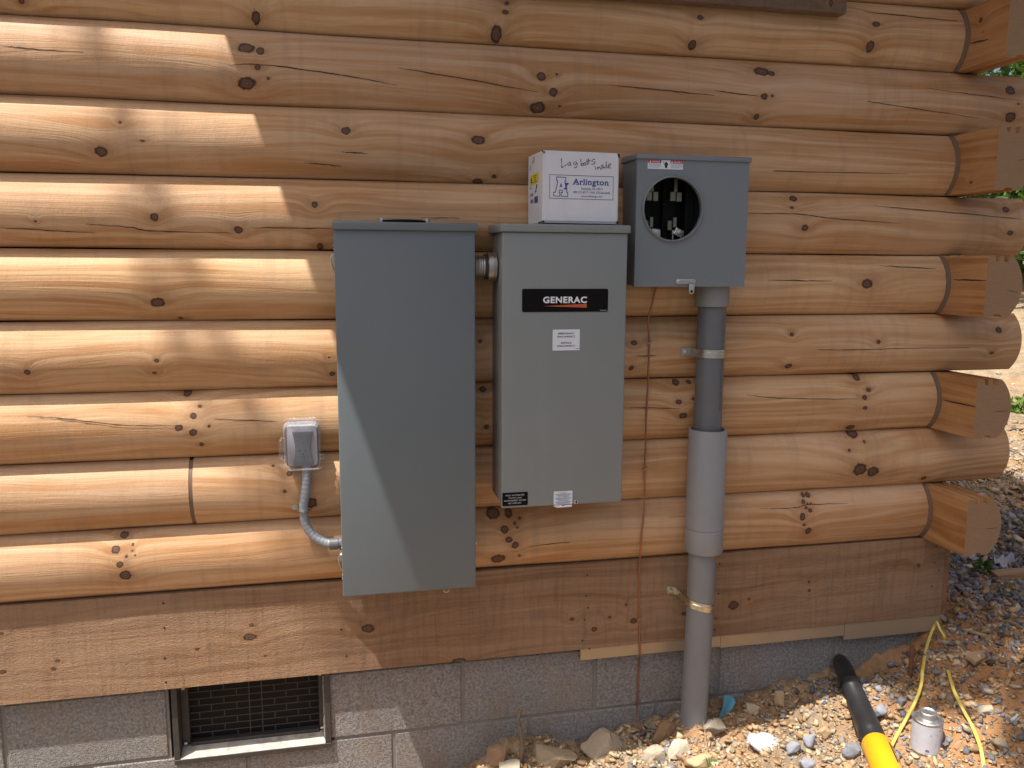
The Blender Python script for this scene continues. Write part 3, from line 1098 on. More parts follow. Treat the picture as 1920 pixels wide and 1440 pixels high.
for k, (tx, a, b) in enumerate((("WARNING", .2405, .2575), ("AVERTISSEMENT", .2365, .2625), ("ADVERTENCIA", .2385, .2610))):
    z = 0.6768 - k * 0.0090
    text_bm(bm, tx, a, b, z, z + 0.0020, yl, 0.01)
    for q in range(2):
        zz = z - 0.0022 - q * 0.0024
        box(bm, .2310 + .003 * q, .2690 - .004 * q, yl, yl + .0002, zz - .0005, zz + .0002)
obj('lettering', bm, M['letterk'], st, smooth=None, recalc=False)
bm = bmesh.new()
prism(bm, [(0.2290, -0.1665), (0.2705, -0.1665), (0.2660, -0.1760), (0.2320, -0.1760)], 'z', 0.6475, 0.6495)
lathe(bm, [(0.6470, 0.0024), (0.6498, 0.0024)], 'z', (0.249, -0.171, 0), 10, mi=1)
obj('hasp', bm, [M['softwhite'], M['dark']], sw, smooth=None)
bm = bmesh.new()
lathe(bm, [(-0.1690, 0.0030), (-0.1680, 0.0048), (-0.1645, 0.0050)], 'y', (0.2795, 0, 0.6555), 16)
box(bm, 0.2780, 0.2810, -0.1694, -0.1680, 0.6520, 0.6590, mi=1)
obj('screw', bm, [M['brightzinc'], M['dark']], sw, smooth=30)

# ---------------------------------------------------------------- CARDBOARD BOX
CB = thing('cardboard_box', 'small white Arlington carton hand-marked Lag bolts inside, on top of middle cabinet', 'box', (0.198, -0.160, 1.2705))
CB.rotation_euler = (0, 0, R(3.0))
W_, D_, H_ = 0.1725, 0.112, 0.1505


def cbpart(name, b, m, parent=CB):
    o = obj(name, b, m, None, smooth=None, recalc=(name not in ('print', 'marker_writing')))
    o.parent = parent
    return o


bm = bmesh.new()
box(bm, 0, W_, 0.002, D_, 0, H_, 0.0016, 2)
body_o = cbpart('carton', bm, M['card'])
bm = bmesh.new()
prism(bm, [(0.0035, 0.004), (W_ - 0.006, 0.0045), (W_ - 0.0035, 0.007), (W_ - 0.0030, H_ - 0.008), (W_ - 0.006, H_ - 0.0015), (0.004, H_ - 0.001)], 'y', -0.0008, 0.0025, 0.0008)
fl = cbpart('front_flap', bm, M['card'])
for pts in ([(W_ - 0.0035, H_ - .010), (W_ + .0003, H_ - .010), (W_ + .0003, H_ - .002), (W_ - .004, H_ - .001)],
            [(W_ - 0.005, 0.0015), (W_ + .0003, 0.0005), (W_ + .0003, 0.0075), (W_ - .0022, 0.006)],
            [(-0.0002, H_ - .0055), (0.0032, H_ - .002), (0.0032, H_ - .0065)], [(-0.0002, .001), (.004, .0005), (.0032, .005), (-.0002, .004)]):
    bm = bmesh.new()
    prism(bm, pts, 'y', -0.0006, 0.0019)
    cbpart('corner_gap', bm, M['dark'])
for pts in ([(0.002, 0.0009), (0.030, 0.0009), (0.030, 0.0025), (0.002, 0.004)], [(0.002, H_ - 0.004), (0.010, H_ - 0.0025), (0.010, H_ - 0.0005), (0.002, H_ - 0.0008)]):
    bm = bmesh.new()
    prism(bm, pts, 'x', -0.0004, 0.001)
    cbpart('flap_gap', bm, M['dark'])
YB = -0.0011


def cx(u):                                                # crop pixels of the front face -> metres on the box
    return (u - 300) / (1470 - 300) * W_


def cz(v):
    return (1265 - v) / (1265 - 180) * H_


def c2(pts):
    return [(cx(a), cz(b)) for a, b in pts]


bm = bmesh.new()
for s in ([(572, 295), (575, 370), (578, 437)], [(578, 437), (610, 412), (650, 388)], [(707, 345), (682, 354), (668, 380), (684, 396), (705, 376), (708, 350), (712, 388), (724, 392)],
          [(790, 340), (765, 346), (757, 370), (775, 385), (797, 365), (802, 345), (812, 372), (806, 410), (782, 430), (764, 416)],
          [(864, 295), (869, 345), (873, 395)], [(873, 372), (898, 350), (911, 370), (895, 390), (874, 393)], [(932, 345), (915, 360), (920, 385), (940, 382), (948, 360), (930, 345)],
          [(960, 292), (966, 335), (968, 378)], [(986, 282), (988, 330), (990, 370)], [(948, 335), (980, 322), (1015, 312)],
          [(1087, 284), (1046, 300), (1040, 318), (1080, 330), (1085, 345), (1052, 366), (1030, 360)], [(1096, 408), (1101, 450)], [(1074, 396), (1084, 402)],
          [(1124, 398), (1135, 446)], [(1135, 425), (1150, 402), (1163, 410), (1173, 442)], [(1207, 368), (1180, 388), (1204, 408), (1192, 430), (1172, 428)],
          [(1214, 390), (1222, 427)], [(1210, 368), (1216, 374)], [(1268, 378), (1240, 386), (1240, 414), (1264, 406)], [(1254, 314), (1264, 370), (1278, 416)],
          [(1288, 392), (1325, 372), (1330, 346), (1302, 358), (1292, 390), (1306, 412), (1337, 408)]):
    stroke(bm, c2(s), 0.0017, YB - 0.0001)
cbpart('marker_writing', bm, M['letterk'], fl)
bm = bmesh.new()
LX = lambda u, v: Vector((-0.0003, (300 - u) / 215.0 * 0.100 + 0.006, v))      # left face: crop u -> depth


def cl(u, v):
    return LX(u, (1265 - v) / 1085 * H_ * (1 + (300 - u) / 215 * 0.10) - (300 - u) / 215 * 0.0)


cbz = lambda v: 0.004 + (1270 - v) / (1270 - 300) * (H_ - 0.006)
for s in ([(100, 430), (95, 470), (104, 500)], [(92, 445), (112, 440)], [(94, 470), (114, 462)], [(128, 370), (130, 430)], [(142, 340), (150, 360), (140, 385), (150, 405)], [(160, 320), (150, 345), (160, 350), (158, 400)]):
    stroke(bm, [(a, -b) for a, b in s], 5, 0, to=lambda u, w: Vector((-0.0004, (300 - u) / 215 * 0.1, cbz(-w))))
cbpart('marker_writing', bm, M['letterk'], fl)

bm = bmesh.new()
a0, a1, b0, b1 = cx(395), cx(1380), cz(900), cz(540)
tw = 0.0011
for q in ((a0, a1, b0, b0 + tw), (a0, a1, b1 - tw, b1), (a0, a0 + tw, b0, b1), (a1 - tw, a1, b0, b1)):
    poly(bm, [(q[0], YB, q[2]), (q[1], YB, q[2]), (q[1], YB, q[3]), (q[0], YB, q[3])])
A_out = [(497, 568), (648, 572), (648, 635), (632, 640), (668, 800), (680, 802), (680, 868), (568, 866), (568, 800), (588, 798), (585, 775), (550, 775),
         (548, 798), (558, 798), (556, 866), (455, 866), (455, 800), (480, 798), (515, 640), (497, 636)]
A_in = [(510, 581), (637, 584), (637, 625), (618, 629), (656, 812), (668, 814), (668, 855), (580, 855), (580, 813), (600, 810), (595, 763), (541, 763),
        (536, 810), (546, 812), (545, 855), (467, 855), (467, 813), (490, 809), (529, 629), (510, 625)]
I_ = [(628, 660), (688, 656), (684, 680), (668, 682), (655, 735), (668, 738), (664, 757), (610, 757), (614, 737), (632, 735), (646, 684), (626, 682)]
poly(bm, [(x, YB, z) for x, z in c2(A_out)])
poly(bm, [(x, YB - 0.0004, z) for x, z in c2([(569, 655), (550, 722), (588, 722)])])
poly(bm, [(x, YB - 0.0004, z) for x, z in c2(I_)])
text_bm(bm, "Arlington", cx(752), cx(1300), cz(708), cz(588), YB, 0.028)
for (u, v, wd) in ((748, 678, 44), (800, 680, 46), (862, 680, 36), (905, 680, 36), (945, 680, 30), (1000, 680, 34), (1245, 680, 36), (1290, 680, 30)):
    x, z = cx(u), cz(v)
    box(bm, x - .0008, x + (wd - 12) / 1170 * W_, YB - .0001, YB + .0003, z - .0002, z + .0010)
text_bm(bm, "Scranton, PA 18517", cx(880), cx(1215), cz(760), cz(718), YB, 0.010)
text_bm(bm, "800.233.4717 \u2022 FAX 570.562.0646", cx(762), cx(1328), cz(810), cz(775), YB, 0.010)
text_bm(bm, "www.aifittings.com", cx(882), cx(1210), cz(872), cz(835), YB, 0.010)
# blue square, small print and bars on the left face
L2 = lambda u, v: Vector((-0.0004, (300 - u) / 215 * 0.1, cbz(v)))
poly(bm, [L2(168, 905), L2(224, 900), L2(224, 998), L2(168, 995)])
cbpart('print', bm, M['blue'], fl)
bm = bmesh.new()
poly(bm, [(x, YB - 0.0002, z) for x, z in c2(A_in)])
cbpart('print', bm, M['card'], fl)
bm = bmesh.new()
for k in range(6):
    u = 104 + k * 8
    poly(bm, [L2(u, 930), L2(u + 4, 930), L2(u + 4, 985), L2(u, 985)])
for v, u0, u1 in ((745, 98, 112), (760, 100, 130), (775, 98, 120), (845, 98, 150), (860, 100, 150), (875, 104, 148)):
    for k in range(int((u1 - u0) / 8)):
        poly(bm, [L2(u0 + k * 8, v), L2(u0 + k * 8 + 5, v), L2(u0 + k * 8 + 5, v + 9), L2(u0 + k * 8, v + 9)])
poly(bm, [L2(196, 735), L2(212, 728), L2(206, 790), L2(190, 800)])
poly(bm, [L2(180, 830), L2(192, 800), L2(200, 830), L2(186, 860)])
cbpart('print', bm, M['letterk'], fl)
bm = bmesh.new()
poly(bm, [L2(102, 585), L2(236, 560), L2(228, 705), L2(96, 730)])
for v in (595, 625, 655, 685):
    pass
yl_ = cbpart('yellow_label', bm, M['yellowlab'])
bm = bmesh.new()
L3 = lambda u, v: L2(u, v) + Vector((-0.0003, 0, 0))
for v, u0, u1 in ((595, 150, 215), (625, 165, 205), (655, 165, 200), (682, 135, 215)):
    for k in range(int((u1 - u0) / 11)):
        poly(bm, [L3(u0 + k * 11, v), L3(u0 + k * 11 + 7, v), L3(u0 + k * 11 + 7, v + 14), L3(u0 + k * 11, v + 14)])
poly(bm, [L3(108, 610), L3(122, 612), L3(124, 690), L3(108, 712)])
cbpart('print', bm, M['letterk'], yl_)

# ---------------------------------------------------------------- METER SOCKET
mt = thing('meter_socket', 'square blue-grey meter socket with an empty round opening, at the right above the conduit', 'electrical box', (0.55, -0.05, 1.135))
MX0, MX1, MZ0, MZ1, MY = 0.4185, 0.687, 1.1345, 1.4145, -0.130
bm = bmesh.new()                                          # hollow back box
t_ = 0.003
for q in ((MX0 + .003, MX0 + .003 + t_, -.119, -.034, MZ0 + .003, MZ1), (MX1 - .003 - t_, MX1 - .003, -.119, -.034, MZ0 + .003, MZ1),
          (MX0 + .0061, MX1 - .0061, -.119, -.034, MZ0 + .003, MZ0 + .003 + t_), (MX0 + .0061, MX1 - .0061, -.119, -.034, MZ1 - t_, MZ1),
          (MX0 + .0061, MX1 - .0061, -.038, -.035, MZ0 + .0061, MZ1 - .0031)):
    box(bm, *q)
obj('body', bm, M['meter'], mt, smooth=None)
HXc, HZc, HR = 0.5045, 1.3070, 0.0685
bm = bmesh.new()
n = 64
ci, co, cb = [], [], []
for k in range(n):
    a = 2 * math.pi * k / n
    dx, dz_ = math.cos(a), math.sin(a)
    ci.append(bm.verts.new((HXc + HR * dx, MY, HZc + HR * dz_)))
    cb.append(bm.verts.new((HXc + HR * dx, MY + 0.004, HZc + HR * dz_)))
    s = min(((MX1 if dx > 0 else MX0) - HXc) / dx if abs(dx) > 1e-6 else 9e9, ((MZ1 if dz_ > 0 else MZ0) - HZc) / dz_ if abs(dz_) > 1e-6 else 9e9)
    co.append(bm.verts.new((HXc + s * dx, MY, HZc + s * dz_)))
for k in range(n):
    k2 = (k + 1) % n
    bm.faces.new((ci[k], co[k], co[k2], ci[k2]))
    bm.faces.new((ci[k], ci[k2], cb[k2], cb[k]))
# corners the fan skips, then the turned-back rim
for X, Z in ((MX0, MZ0), (MX1, MZ0), (MX1, MZ1), (MX0, MZ1)):
    c = bm.verts.new((X, MY, Z))
    for k in range(n):
        a, b = co[k], co[(k + 1) % n]
        if (abs(a.co.x - X) < 1e-6 and abs(b.co.z - Z) < 1e-6) or (abs(a.co.z - Z) < 1e-6 and abs(b.co.x - X) < 1e-6):
            if (a.co - c.co).length > 1e-5 and (b.co - c.co).length > 1e-5:
                bm.faces.new((a, b, c))
for q in ((MX0, MX0 + .002), (MX1 - .002, MX1)):
    box(bm, q[0], q[1], MY + .0002, -.116, MZ0, MZ1)
box(bm, MX0 + .0021, MX1 - .0021, MY + .0002, -.116, MZ0, MZ0 + .002)
mc = obj('front_cover', bm, M['meter'], mt, smooth=None)
bm = bmesh.new()
lathe(bm, [(MY + 0.006, HR), (MY - 0.0050, HR), (MY - 0.0062, HR + .0012), (MY - 0.0055, HR + .0032), (MY - 0.0005, HR + .0062), (MY + .0005, HR + .0066)], 'y', (HXc, 0, HZc), 64, cap=False)
obj('ring', bm, M['meter'], mt)
bm = bmesh.new()
prism(bm, [(-0.032, 1.4150), (-0.132, 1.4135), (-0.1345, 1.4140), (-0.1345, 1.4225), (-0.132, 1.4245), (-0.032, 1.4275)], 'x', 0.4155, 0.6905, 0.001)
obj('rain_hood', bm, M['meter'], mt)
bm = bmesh.new()
box(bm, 0.432, 0.585, -0.060, -0.0385, 1.200, 1.405, 0.002, 1)
for x in (0.462, 0.520):
    box(bm, x - .016, x + .016, -.074, -.0605, 1.225, 1.39, .002, 1)
box(bm, .552, .572, -.095, -.0605, 1.23, 1.372, .002, 1)
obj('insulator', bm, M['black'], mt)
for x in (0.470, 0.527):
    for top in (1, 0):
        bm = bmesh.new()
        if top:
            box(bm, x - .014, x - .001, -.096, -.0745, 1.327, 1.348, .0008, 1)
            box(bm, x + .0005, x + .013, -.098, -.0745, 1.326, 1.347, .0008, 1)
            box(bm, x - .0045, x + .0035, -.094, -.0915, 1.3475, 1.3800, .0006, 1)
        else:
            box(bm, x - .005, x + .0035, -.096, -.0745, 1.268, 1.291, .0008, 1)
            box(bm, x - .016, x - .0055, -.090, -.0745, 1.262, 1.284, .0008, 1)
        jw = obj('jaw', bm, M['tin'], mt, smooth=None)
        if not top:
            bm = bmesh.new()
            mm = Matrix.Translation((x + .008, -.088, 1.256)) @ Matrix.Rotation(R(28 if x > .5 else 8), 4, 'Y')
            box(bm, -.011, .011, -.012, .012, -.009, .009, .0015, 1, mat=mm)
            lathe(bm, [(-.1030, .0030), (-.1025, .0055), (-.0995, .0055)], 'y', (x + .009, 0, 1.257), 14)
            box(bm, x - .006, x - .003, -.094, -.088, 1.238, 1.262)
            box(bm, x + .019, x + .022, -.094, -.088, 1.238, 1.262)
            obj('lug', bm, M['zinc'], jw, smooth=None)
ms = sticker('warning_label', 0.4430, 0.5258, 1.3930, 1.4125, MY, M['white'], mt, 0.0006, 0.0006)
bm = bmesh.new()
for x0, x1 in ((.4433, .4745), (.4955, .5255)):
    bm = bmesh.new()
    poly(bm, [(x0, MY - .0009, 1.4055), (x1, MY - .0009, 1.4055), (x1, MY - .0009, 1.4122), (x0, MY - .0009, 1.4122)])
    obj('red_header', bm, M['red'], ms, smooth=None)
bm = bmesh.new()
text_bm(bm, "DANGER", .4530, .4710, 1.4068, 1.4104, MY - .0012, .012)
text_bm(bm, "PELIGRO", .5040, .5235, 1.4068, 1.4104, MY - .0012, .012)
for x in (.4485, .4995):
    poly(bm, [(x - .0024, MY - .0012, 1.4066), (x + .0024, MY - .0012, 1.4066), (x, MY - .0012, 1.4108)])
obj('lettering', bm, M['letterw'], ms, smooth=None, recalc=False)
bm = bmesh.new()
for x0, x1 in ((.4450, .4735), (.4965, .5245)):
    bm = bmesh.new()
    for k in range(4):
        z = 1.4030 - k * .0023
        poly(bm, [(x0, MY - .0009, z), (x1 - (.004 if k == 3 else 0), MY - .0009, z), (x1 - (.004 if k == 3 else 0), MY - .0009, z + .0008), (x0, MY - .0009, z + .0008)])
    obj('small_print', bm, M['lettergrey'], ms, smooth=None)
bm = bmesh.new()
poly(bm, [(.4860 + .0040 * math.cos(a) * (1 + .25 * math.sin(5 * a)), MY - .0009, 1.4020 + .0068 * math.sin(a)) for a in [k * math.pi / 10 for k in range(20)]])
stroke(bm, [(.4785, 1.4075), (.4810, 1.4085), (.4800, 1.4045), (.4825, 1.4030)], .0010, MY - .0009)
obj('symbol', bm, M['letterk'], ms, smooth=None)
bm = bmesh.new()
prism(bm, rrect(.5170, .5650, 1.1405, 1.1520, .0050), 'y', MY - .0030, MY - .0003, .0006)
lathe(bm, [(MY - .0055, .0025), (MY - .0045, .0040), (MY - .0028, .0042)], 'y', (.5235, 0, 1.1462), 14)
prism(bm, [(.5480, 1.1410), (.5635, 1.1410), (.5610, 1.1300)] + [(.5545 + .0068 * math.cos(R(a)), 1.1245 + .0068 * math.sin(R(a))) for a in range(20, -210, -30)], 'y', MY - .0060, MY - .0034, .0005)
lathe(bm, [(MY - .0066, .0030), (MY - .0058, .0030)], 'y', (.5545, 0, 1.1240), 14, mi=1)
obj('latch', bm, [M['zinc'], M['dark']], mt, smooth=30)
bm = bmesh.new()
lathe(bm, [(MY - .0008, .0072), (MY - .0009, .0084), (MY + .001, .0086)], 'y', (.598, 0, 1.158), 28)
obj('knockout', bm, M['meter'], mt)

# ---------------------------------------------------------------- CONDUIT RISER
cd = thing('conduit_riser', 'tall grey PVC conduit with slip sleeve rising from the dirt into the meter socket', 'conduit', (0.635, -0.072, 0.0))
CX, CY = 0.6355, -0.0725
bm = bmesh.new()
lathe(bm, [(1.087, .0345), (1.087, .0395), (1.090, .0402), (1.134, .0402), (1.134, .0345)], 'z', (CX, CY, 0), 48)
obj('hub', bm, M['pvchub'], cd)
bm = bmesh.new()
lathe(bm, [(0.60, .0333), (1.10, .0333)], 'z', (CX + .001, CY, 0), 48)
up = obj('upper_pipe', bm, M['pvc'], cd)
bm = bmesh.new()
th0 = R(-62)


def on_pipe(u, w):                                        # u along the pipe, w across
    a = th0 + w / 0.0335
    return Vector((CX + .001 + .0336 * math.cos(a), CY + .0336 * math.sin(a), u))


text_bm(bm, "2 INCH  SCH 80  RIGID PVC CONDUIT  90C WIRE", 1.075, 0.84, -.0035, .0035, 0, 0.0, to=on_pipe)
obj('lettering', bm, plain("pipe_print", (0.045, 0.047, 0.055), .6), up, smooth=None, recalc=False)
bm = bmesh.new()
lathe(bm, [(.70, .0400), (.792, .0400), (.7925, .0420), (.7920, .0455), (.789, .0462), (.5480, .0462), (.5465, .0448), (.5440, .0448), (.5425, .0466), (.4890, .0466), (.4865, .0450), (.4865, .0345)], 'z', (CX, CY - .006, 0), 56, cap=False)
obj('expansion_sleeve', bm, M['pvclight'], cd)
bm = bmesh.new()
pth = [Vector((CX - .004, CY - .006, .56)), Vector((CX - .004, CY - .007, .36)), Vector((CX - .006, CY - .006, .20)), Vector((CX - .009, CY - .004, .05)), Vector((CX - .010, CY, -.12))]
tube(bm, catmull(pth, 6), .0333, 48)
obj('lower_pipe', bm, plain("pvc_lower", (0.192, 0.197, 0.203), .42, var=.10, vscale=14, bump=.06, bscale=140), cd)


def pipe_strap(zc, label, yb, r, tilt, matr, cx_):
    o = thing('pipe_strap', label, 'pipe strap', (cx_, yb, zc), 'one-hole straps on the conduit riser')
    b = bmesh.new()
    cy = CY - (.006 if zc < .5 else 0)
    w2 = .0098
    rings = []
    path = [(cx_ - r - .026, yb - .0015), (cx_ - r - .004, yb - .0015), (cx_ - r - .0022, cy + .018), (cx_ - r - .0012, cy)]
    for k in range(13):
        a = math.pi + math.pi * k / 12
        path.append((cx_ + (r + .0014) * math.cos(a), cy + (r + .0014) * math.sin(a)))
    path.append((cx_ + r + .0014, yb))
    for j, (x, y) in enumerate(path):
        d = Vector((x - cx_, y - cy, 0))
        nrm = Vector((0, -1, 0)) if j < 2 else d.normalized()
        sl = tilt * (x - (cx_ - r))
        rib = .0012 if 3 < j < len(path) - 1 else 0
        ring = []
        for (zz, o_) in ((-w2, 0), (-w2 * .45, 0), (-w2 * .3, rib), (w2 * .3, rib), (w2 * .45, 0), (w2, 0)):
            ring.append(b.verts.new(Vector((x, y, zc + zz + sl)) + nrm * (.0014 + o_)))
        for (zz) in (w2, -w2):
            ring.append(b.verts.new(Vector((x, y, zc + zz + sl)) - nrm * .0002))
        rings.append(ring)
    for r0, r1 in zip(rings, rings[1:]):
        m = len(r0)
        for k in range(m):
            b.faces.new((r0[k], r1[k], r1[(k + 1) % m], r0[(k + 1) % m]))
    b.faces.new(rings[0])
    b.faces.new(list(reversed(rings[-1])))
    obj('band', b, matr, o)
    b = bmesh.new()
    xb = cx_ - r - .016
    lathe(b, [(yb - .0105, .0042), (yb - .0098, .0054), (yb - .0045, .0054), (yb - .0042, .0078), (yb - .0028, .0078)], 'y', (xb, 0, zc + tilt * -.016), 6)
    obj('bolt', b, M['zinc'], o, smooth=None)


pipe_strap(.976, 'dull grey strap around the upper pipe just below the meter socket', log_y(.976), .0333, .0, M['zinc'], CX + .001)
pipe_strap(.358, 'shiny brassy strap around the lower pipe, bolted to the skirt board', -.012, .0333, -.22, M['brightzinc'], CX - .005)

# ---------------------------------------------------------------- COPPER GROUND WIRE
bm = bmesh.new()
wp = [(0.515, -.055, 1.150), (0.505, -.043, 1.125), (0.4985, -.042, 1.095), (0.489, -.040, 1.054), (0.4925, -.040, 1.018), (0.4945, -.040, .990), (0.493, -.040, .93), (.4935, -.040, .900),
      (.492, -.040, .84), (.491, -.040, .783), (.4915, -.041, .735), (.491, -.040, .690), (.4925, -.040, .63), (.491, -.041, .575), (.487, -.040, .520), (.486, -.039, .485), (.490, -.026, .452),
      (.493, -.0155, .425), (.495, -.0145, .36), (.497, -.0145, .295), (.4995, -.0145, .245), (.503, -.014, .198), (.506, .004, .158), (.507, .007, .10), (.506, .006, .04), (.508, -.010, .00), (.515, -.035, -.04)]
tube(bm, catmull(wp, 6), .0021, 10)
tag(obj('copper_wire', bm, M['copper'], None, smooth=180), 'bare copper ground wire hanging down the logs from under the meter socket', 'wire')
for (x, y, z, lab) in ((.4945, -.040, 1.000, 'tiny staple on the copper wire below the meter socket, topmost of all'),
                       (.4912, -.040, .690, 'tiny staple pinning the copper wire beside the sleeve top'),
                       (.4968, -.0145, .294, 'tiny staple pinning the copper wire to the skirt board')):
    bm = bmesh.new()
    tube(bm, catmull([(x - .006, y + .008, z - .003), (x - .0055, y - .0030, z - .003), (x + .0055, y - .0034, z + .003), (x + .006, y + .008, z + .003)], 5), .0009, 6)
    tag(obj('wire_staple', bm, M['zinc'], None), lab, 'staple', 'staples holding the copper wire')

# ---------------------------------------------------------------- OUTLET
ou = thing('weatherproof_outlet', 'grey outlet under a clear plastic in-use cover on the logs left of the breaker panel', 'outlet', (-0.317, -.04, .735))
OX0, OX1, OZ0, OZ1 = -0.356, -0.278, 0.735, 0.8405
bm = bmesh.new()
prism(bm, rrect(OX0 + .004, OX1 - .004, OZ0 + .003, OZ1 - .003, .008), 'y', -.052, -.020, .0015)
obj('base_box', bm, M['recep'], ou)
bm = bmesh.new()
prism(bm, rrect(OX0 + .007, OX1 - .007, OZ0 + .005, OZ1 - .009, .007), 'y', -.0575, -.0522, .0012)
obj('back_plate', bm, M['recepl'], ou)
bm = bmesh.new()
pts = []
fx0, fx1, fz0, fz1 = OX0 + .0185, OX1 - .0150, OZ0 + .007, OZ1 - .022
for k in range(9):
    f = k / 8
    pts.append((fx1 - .0055 * math.sin(math.pi * f), fz0 + f * (fz1 - fz0)))
for k in range(9):
    f = 1 - k / 8
    pts.append((fx0 + .0055 * math.sin(math.pi * f), fz0 + f * (fz1 - fz0)))
prism(bm, pts, 'y', -.0640, -.0576, .001)
rc = obj('receptacle', bm, M['recep'], ou)
bm = bmesh.new()
xm = (fx0 + fx1) / 2


def slot(x, z, w, h):
    poly(bm, [(x - w / 2, -.0644, z - h / 2), (x + w / 2, -.0644, z - h / 2), (x + w / 2, -.0644, z + h / 2), (x - w / 2, -.0644, z + h / 2)])


slot(xm - .0065, .775, .0013, .0056)
slot(xm - .0080, .7755, .0030, .0013)
slot(xm + .0048, .775, .0013, .0048)
poly(bm, [(xm + .0018 * math.cos(k * .6), -.0644, .7675 + .0018 * math.sin(k * .6)) for k in range(10)])
slot(xm, .7935, .0045, .0009)
slot(xm, .7625, .022, .0005)
slot(xm + .002, .758, .0014, .005)
slot(xm - .004, .7585, .0007, .005)
obj('slot', bm, M['letterk'], rc, smooth=None)
# clear bubble: a hollow rounded shell
bm = bmesh.new()


def ringz(r_in, y, rr):
    return [bm.verts.new((u, y, v)) for u, v in rrect(OX0 + r_in, OX1 - r_in, OZ0 + r_in, OZ1 - r_in, rr, 5)]


seq = [ringz(-.004, -.055, .012), ringz(-.004, -.060, .012), ringz(0, -.061, .012), ringz(.002, -.088, .011), ringz(.004, -.094, .010), ringz(.009, -.097, .008)]
for r0, r1 in zip(seq, seq[1:]):
    m = len(r0)
    for k in range(m):
        bm.faces.new((r0[k], r0[(k + 1) % m], r1[(k + 1) % m], r1[k]))
bm.faces.new(seq[-1])
bmesh.ops.solidify(bm, geom=bm.faces[:], thickness=.0016)
obj('clear_cover', bm, M['clear'], ou)
bm = bmesh.new()
tube(bm, [Vector((OX0 + .022, -.066, OZ1 + .004)), Vector((OX1 - .014, -.066, OZ1 + .004))], .0042, 12)
for x in (OX0 + .016, OX0 + .024, OX1 - .020, OX1 - .012):
    box(bm, x - .003, x + .003, -.072, -.060, OZ1 - .006, OZ1 + .009, .001, 1)
obj('hinge', bm, M['clear'], ou)
bm = bmesh.new()
box(bm, OX0 - .0095, OX0 - .0025, -.074, -.060, .762, .802, .0015, 1)
box(bm, OX0 - .0065, OX0 + .004, -.070, -.060, .757, .806, .0012, 1)
obj('snap_latch', bm, M['clear'], ou)
bm = bmesh.new()
box(bm, OX1 - .001, OX1 + .0075, -.066, -.062, .755, .766, .001, 1)
obj('pull_tab', bm, M['clear'], ou)

# ---------------------------------------------------------------- FLEX CONDUIT
fx = thing('flexible_conduit', 'short ribbed grey flexible conduit curving from the outlet into the breaker panel', 'conduit', (-.30, -.05, .56))
path = catmull([(-.309, -.048, .742), (-.310, -.050, .715), (-.3125, -.051, .681), (-.3185, -.050, .645), (-.3160, -.050, .608), (-.300, -.053, .579), (-.272, -.060, .562), (-.2525, -.064, .5595)], 14)
bm = bmesh.new()
tube(bm, path, [.0098 + (.0004 if k % 4 < 2 else -.0001) for k in range(len(path))], 20)
obj('tubing', bm, M['flex'], fx, smooth=60)
bm = bmesh.new()
lathe(bm, [(-.2640, .0108), (-.2640, .0128), (-.2450, .0135), (-.2448, .0115), (-.2425, .0115), (-.2425, .0150), (-.2365, .0150), (-.2330, .0100)], 'x', (0, -.064, .5595), 24)
obj('connector', bm, M['flexfit'], fx)
bm = bmesh.new()
p = thing('conduit_clip', 'small zinc strap clipping the ribbed flexible conduit to the log', 'pipe strap', (-.318, -.045, .637))
pts = []
for k in range(14):
    a = math.pi * .95 + math.pi * 1.1 * k / 13
    pts.append(Vector((-.3175 + .0118 * math.cos(a), -.050 + .0118 * math.sin(a), .6365)))
pts = [Vector((-.3405, log_y(.637) - .0015, .6385)), Vector((-.3320, log_y(.637) - .0018, .638))] + pts
tube(bm, pts, .0040, 8, 0.35)
prism(bm, rrect(-.3445, -.3310, .6330, .6435, .004), 'y', log_y(.637) - .003, log_y(.637) + .004)
obj('band', bm, M['brightzinc'], p)
bm = bmesh.new()
lathe(bm, [(log_y(.637) - .0055, .0026), (log_y(.637) - .0028, .0036)], 'y', (-.3385, 0, .6385), 10)
obj('screw', bm, M['zinc'], p)

# ---------------------------------------------------------------- GROUND
def graded(lo, hi, f0, f1, step):
    a = list(np.arange(f0, f1 + 1e-6, step))
    x, s = f0, step
    while x > lo:
        s *= 1.22
        x -= s
        a.insert(0, x)
    x, s = f1, step
    while x < hi:
        s *= 1.22
        x += s
        a.append(x)
    return np.array(a)


gx = graded(-90, 90, -0.1, 2.3, 0.0085)
gy = graded(-90, 90, -0.75, 0.75, 0.0085)
GX, GY = np.meshgrid(gx, gy)
GZ = ground_h(GX, GY)
nx_, ny_ = len(gx), len(gy)
verts = np.stack([GX, GY, GZ], -1).reshape(-1, 3)
ii = np.arange(nx_ * ny_).reshape(ny_, nx_)
faces = np.stack([ii[:-1, :-1], ii[:-1, 1:], ii[1:, 1:], ii[1:, :-1]], -1).reshape(-1, 4)


def np_mesh(name, v, f, col=None):
    me = bpy.data.meshes.new(name)
    k = f.shape[1]
    me.vertices.add(len(v))
    me.vertices.foreach_set('co', np.ascontiguousarray(v, dtype=np.float32).ravel())
    me.loops.add(f.size)
    me.loops.foreach_set('vertex_index', np.ascontiguousarray(f, dtype=np.int32).ravel())
    me.polygons.add(len(f))
    me.polygons.foreach_set('loop_start', np.arange(0, f.size, k, dtype=np.int32))
    me.update(calc_edges=True)
    if col is not None:
        a = me.color_attributes.new('Col', 'FLOAT_COLOR', 'POINT')
        a.data.foreach_set('color', np.concatenate([col, np.ones((len(col), 1))], 1).astype(np.float32).ravel())
    me.validate()
    return me


struct(finish(np_mesh('ground', verts, faces), 'ground', M['soil'], None, 179))

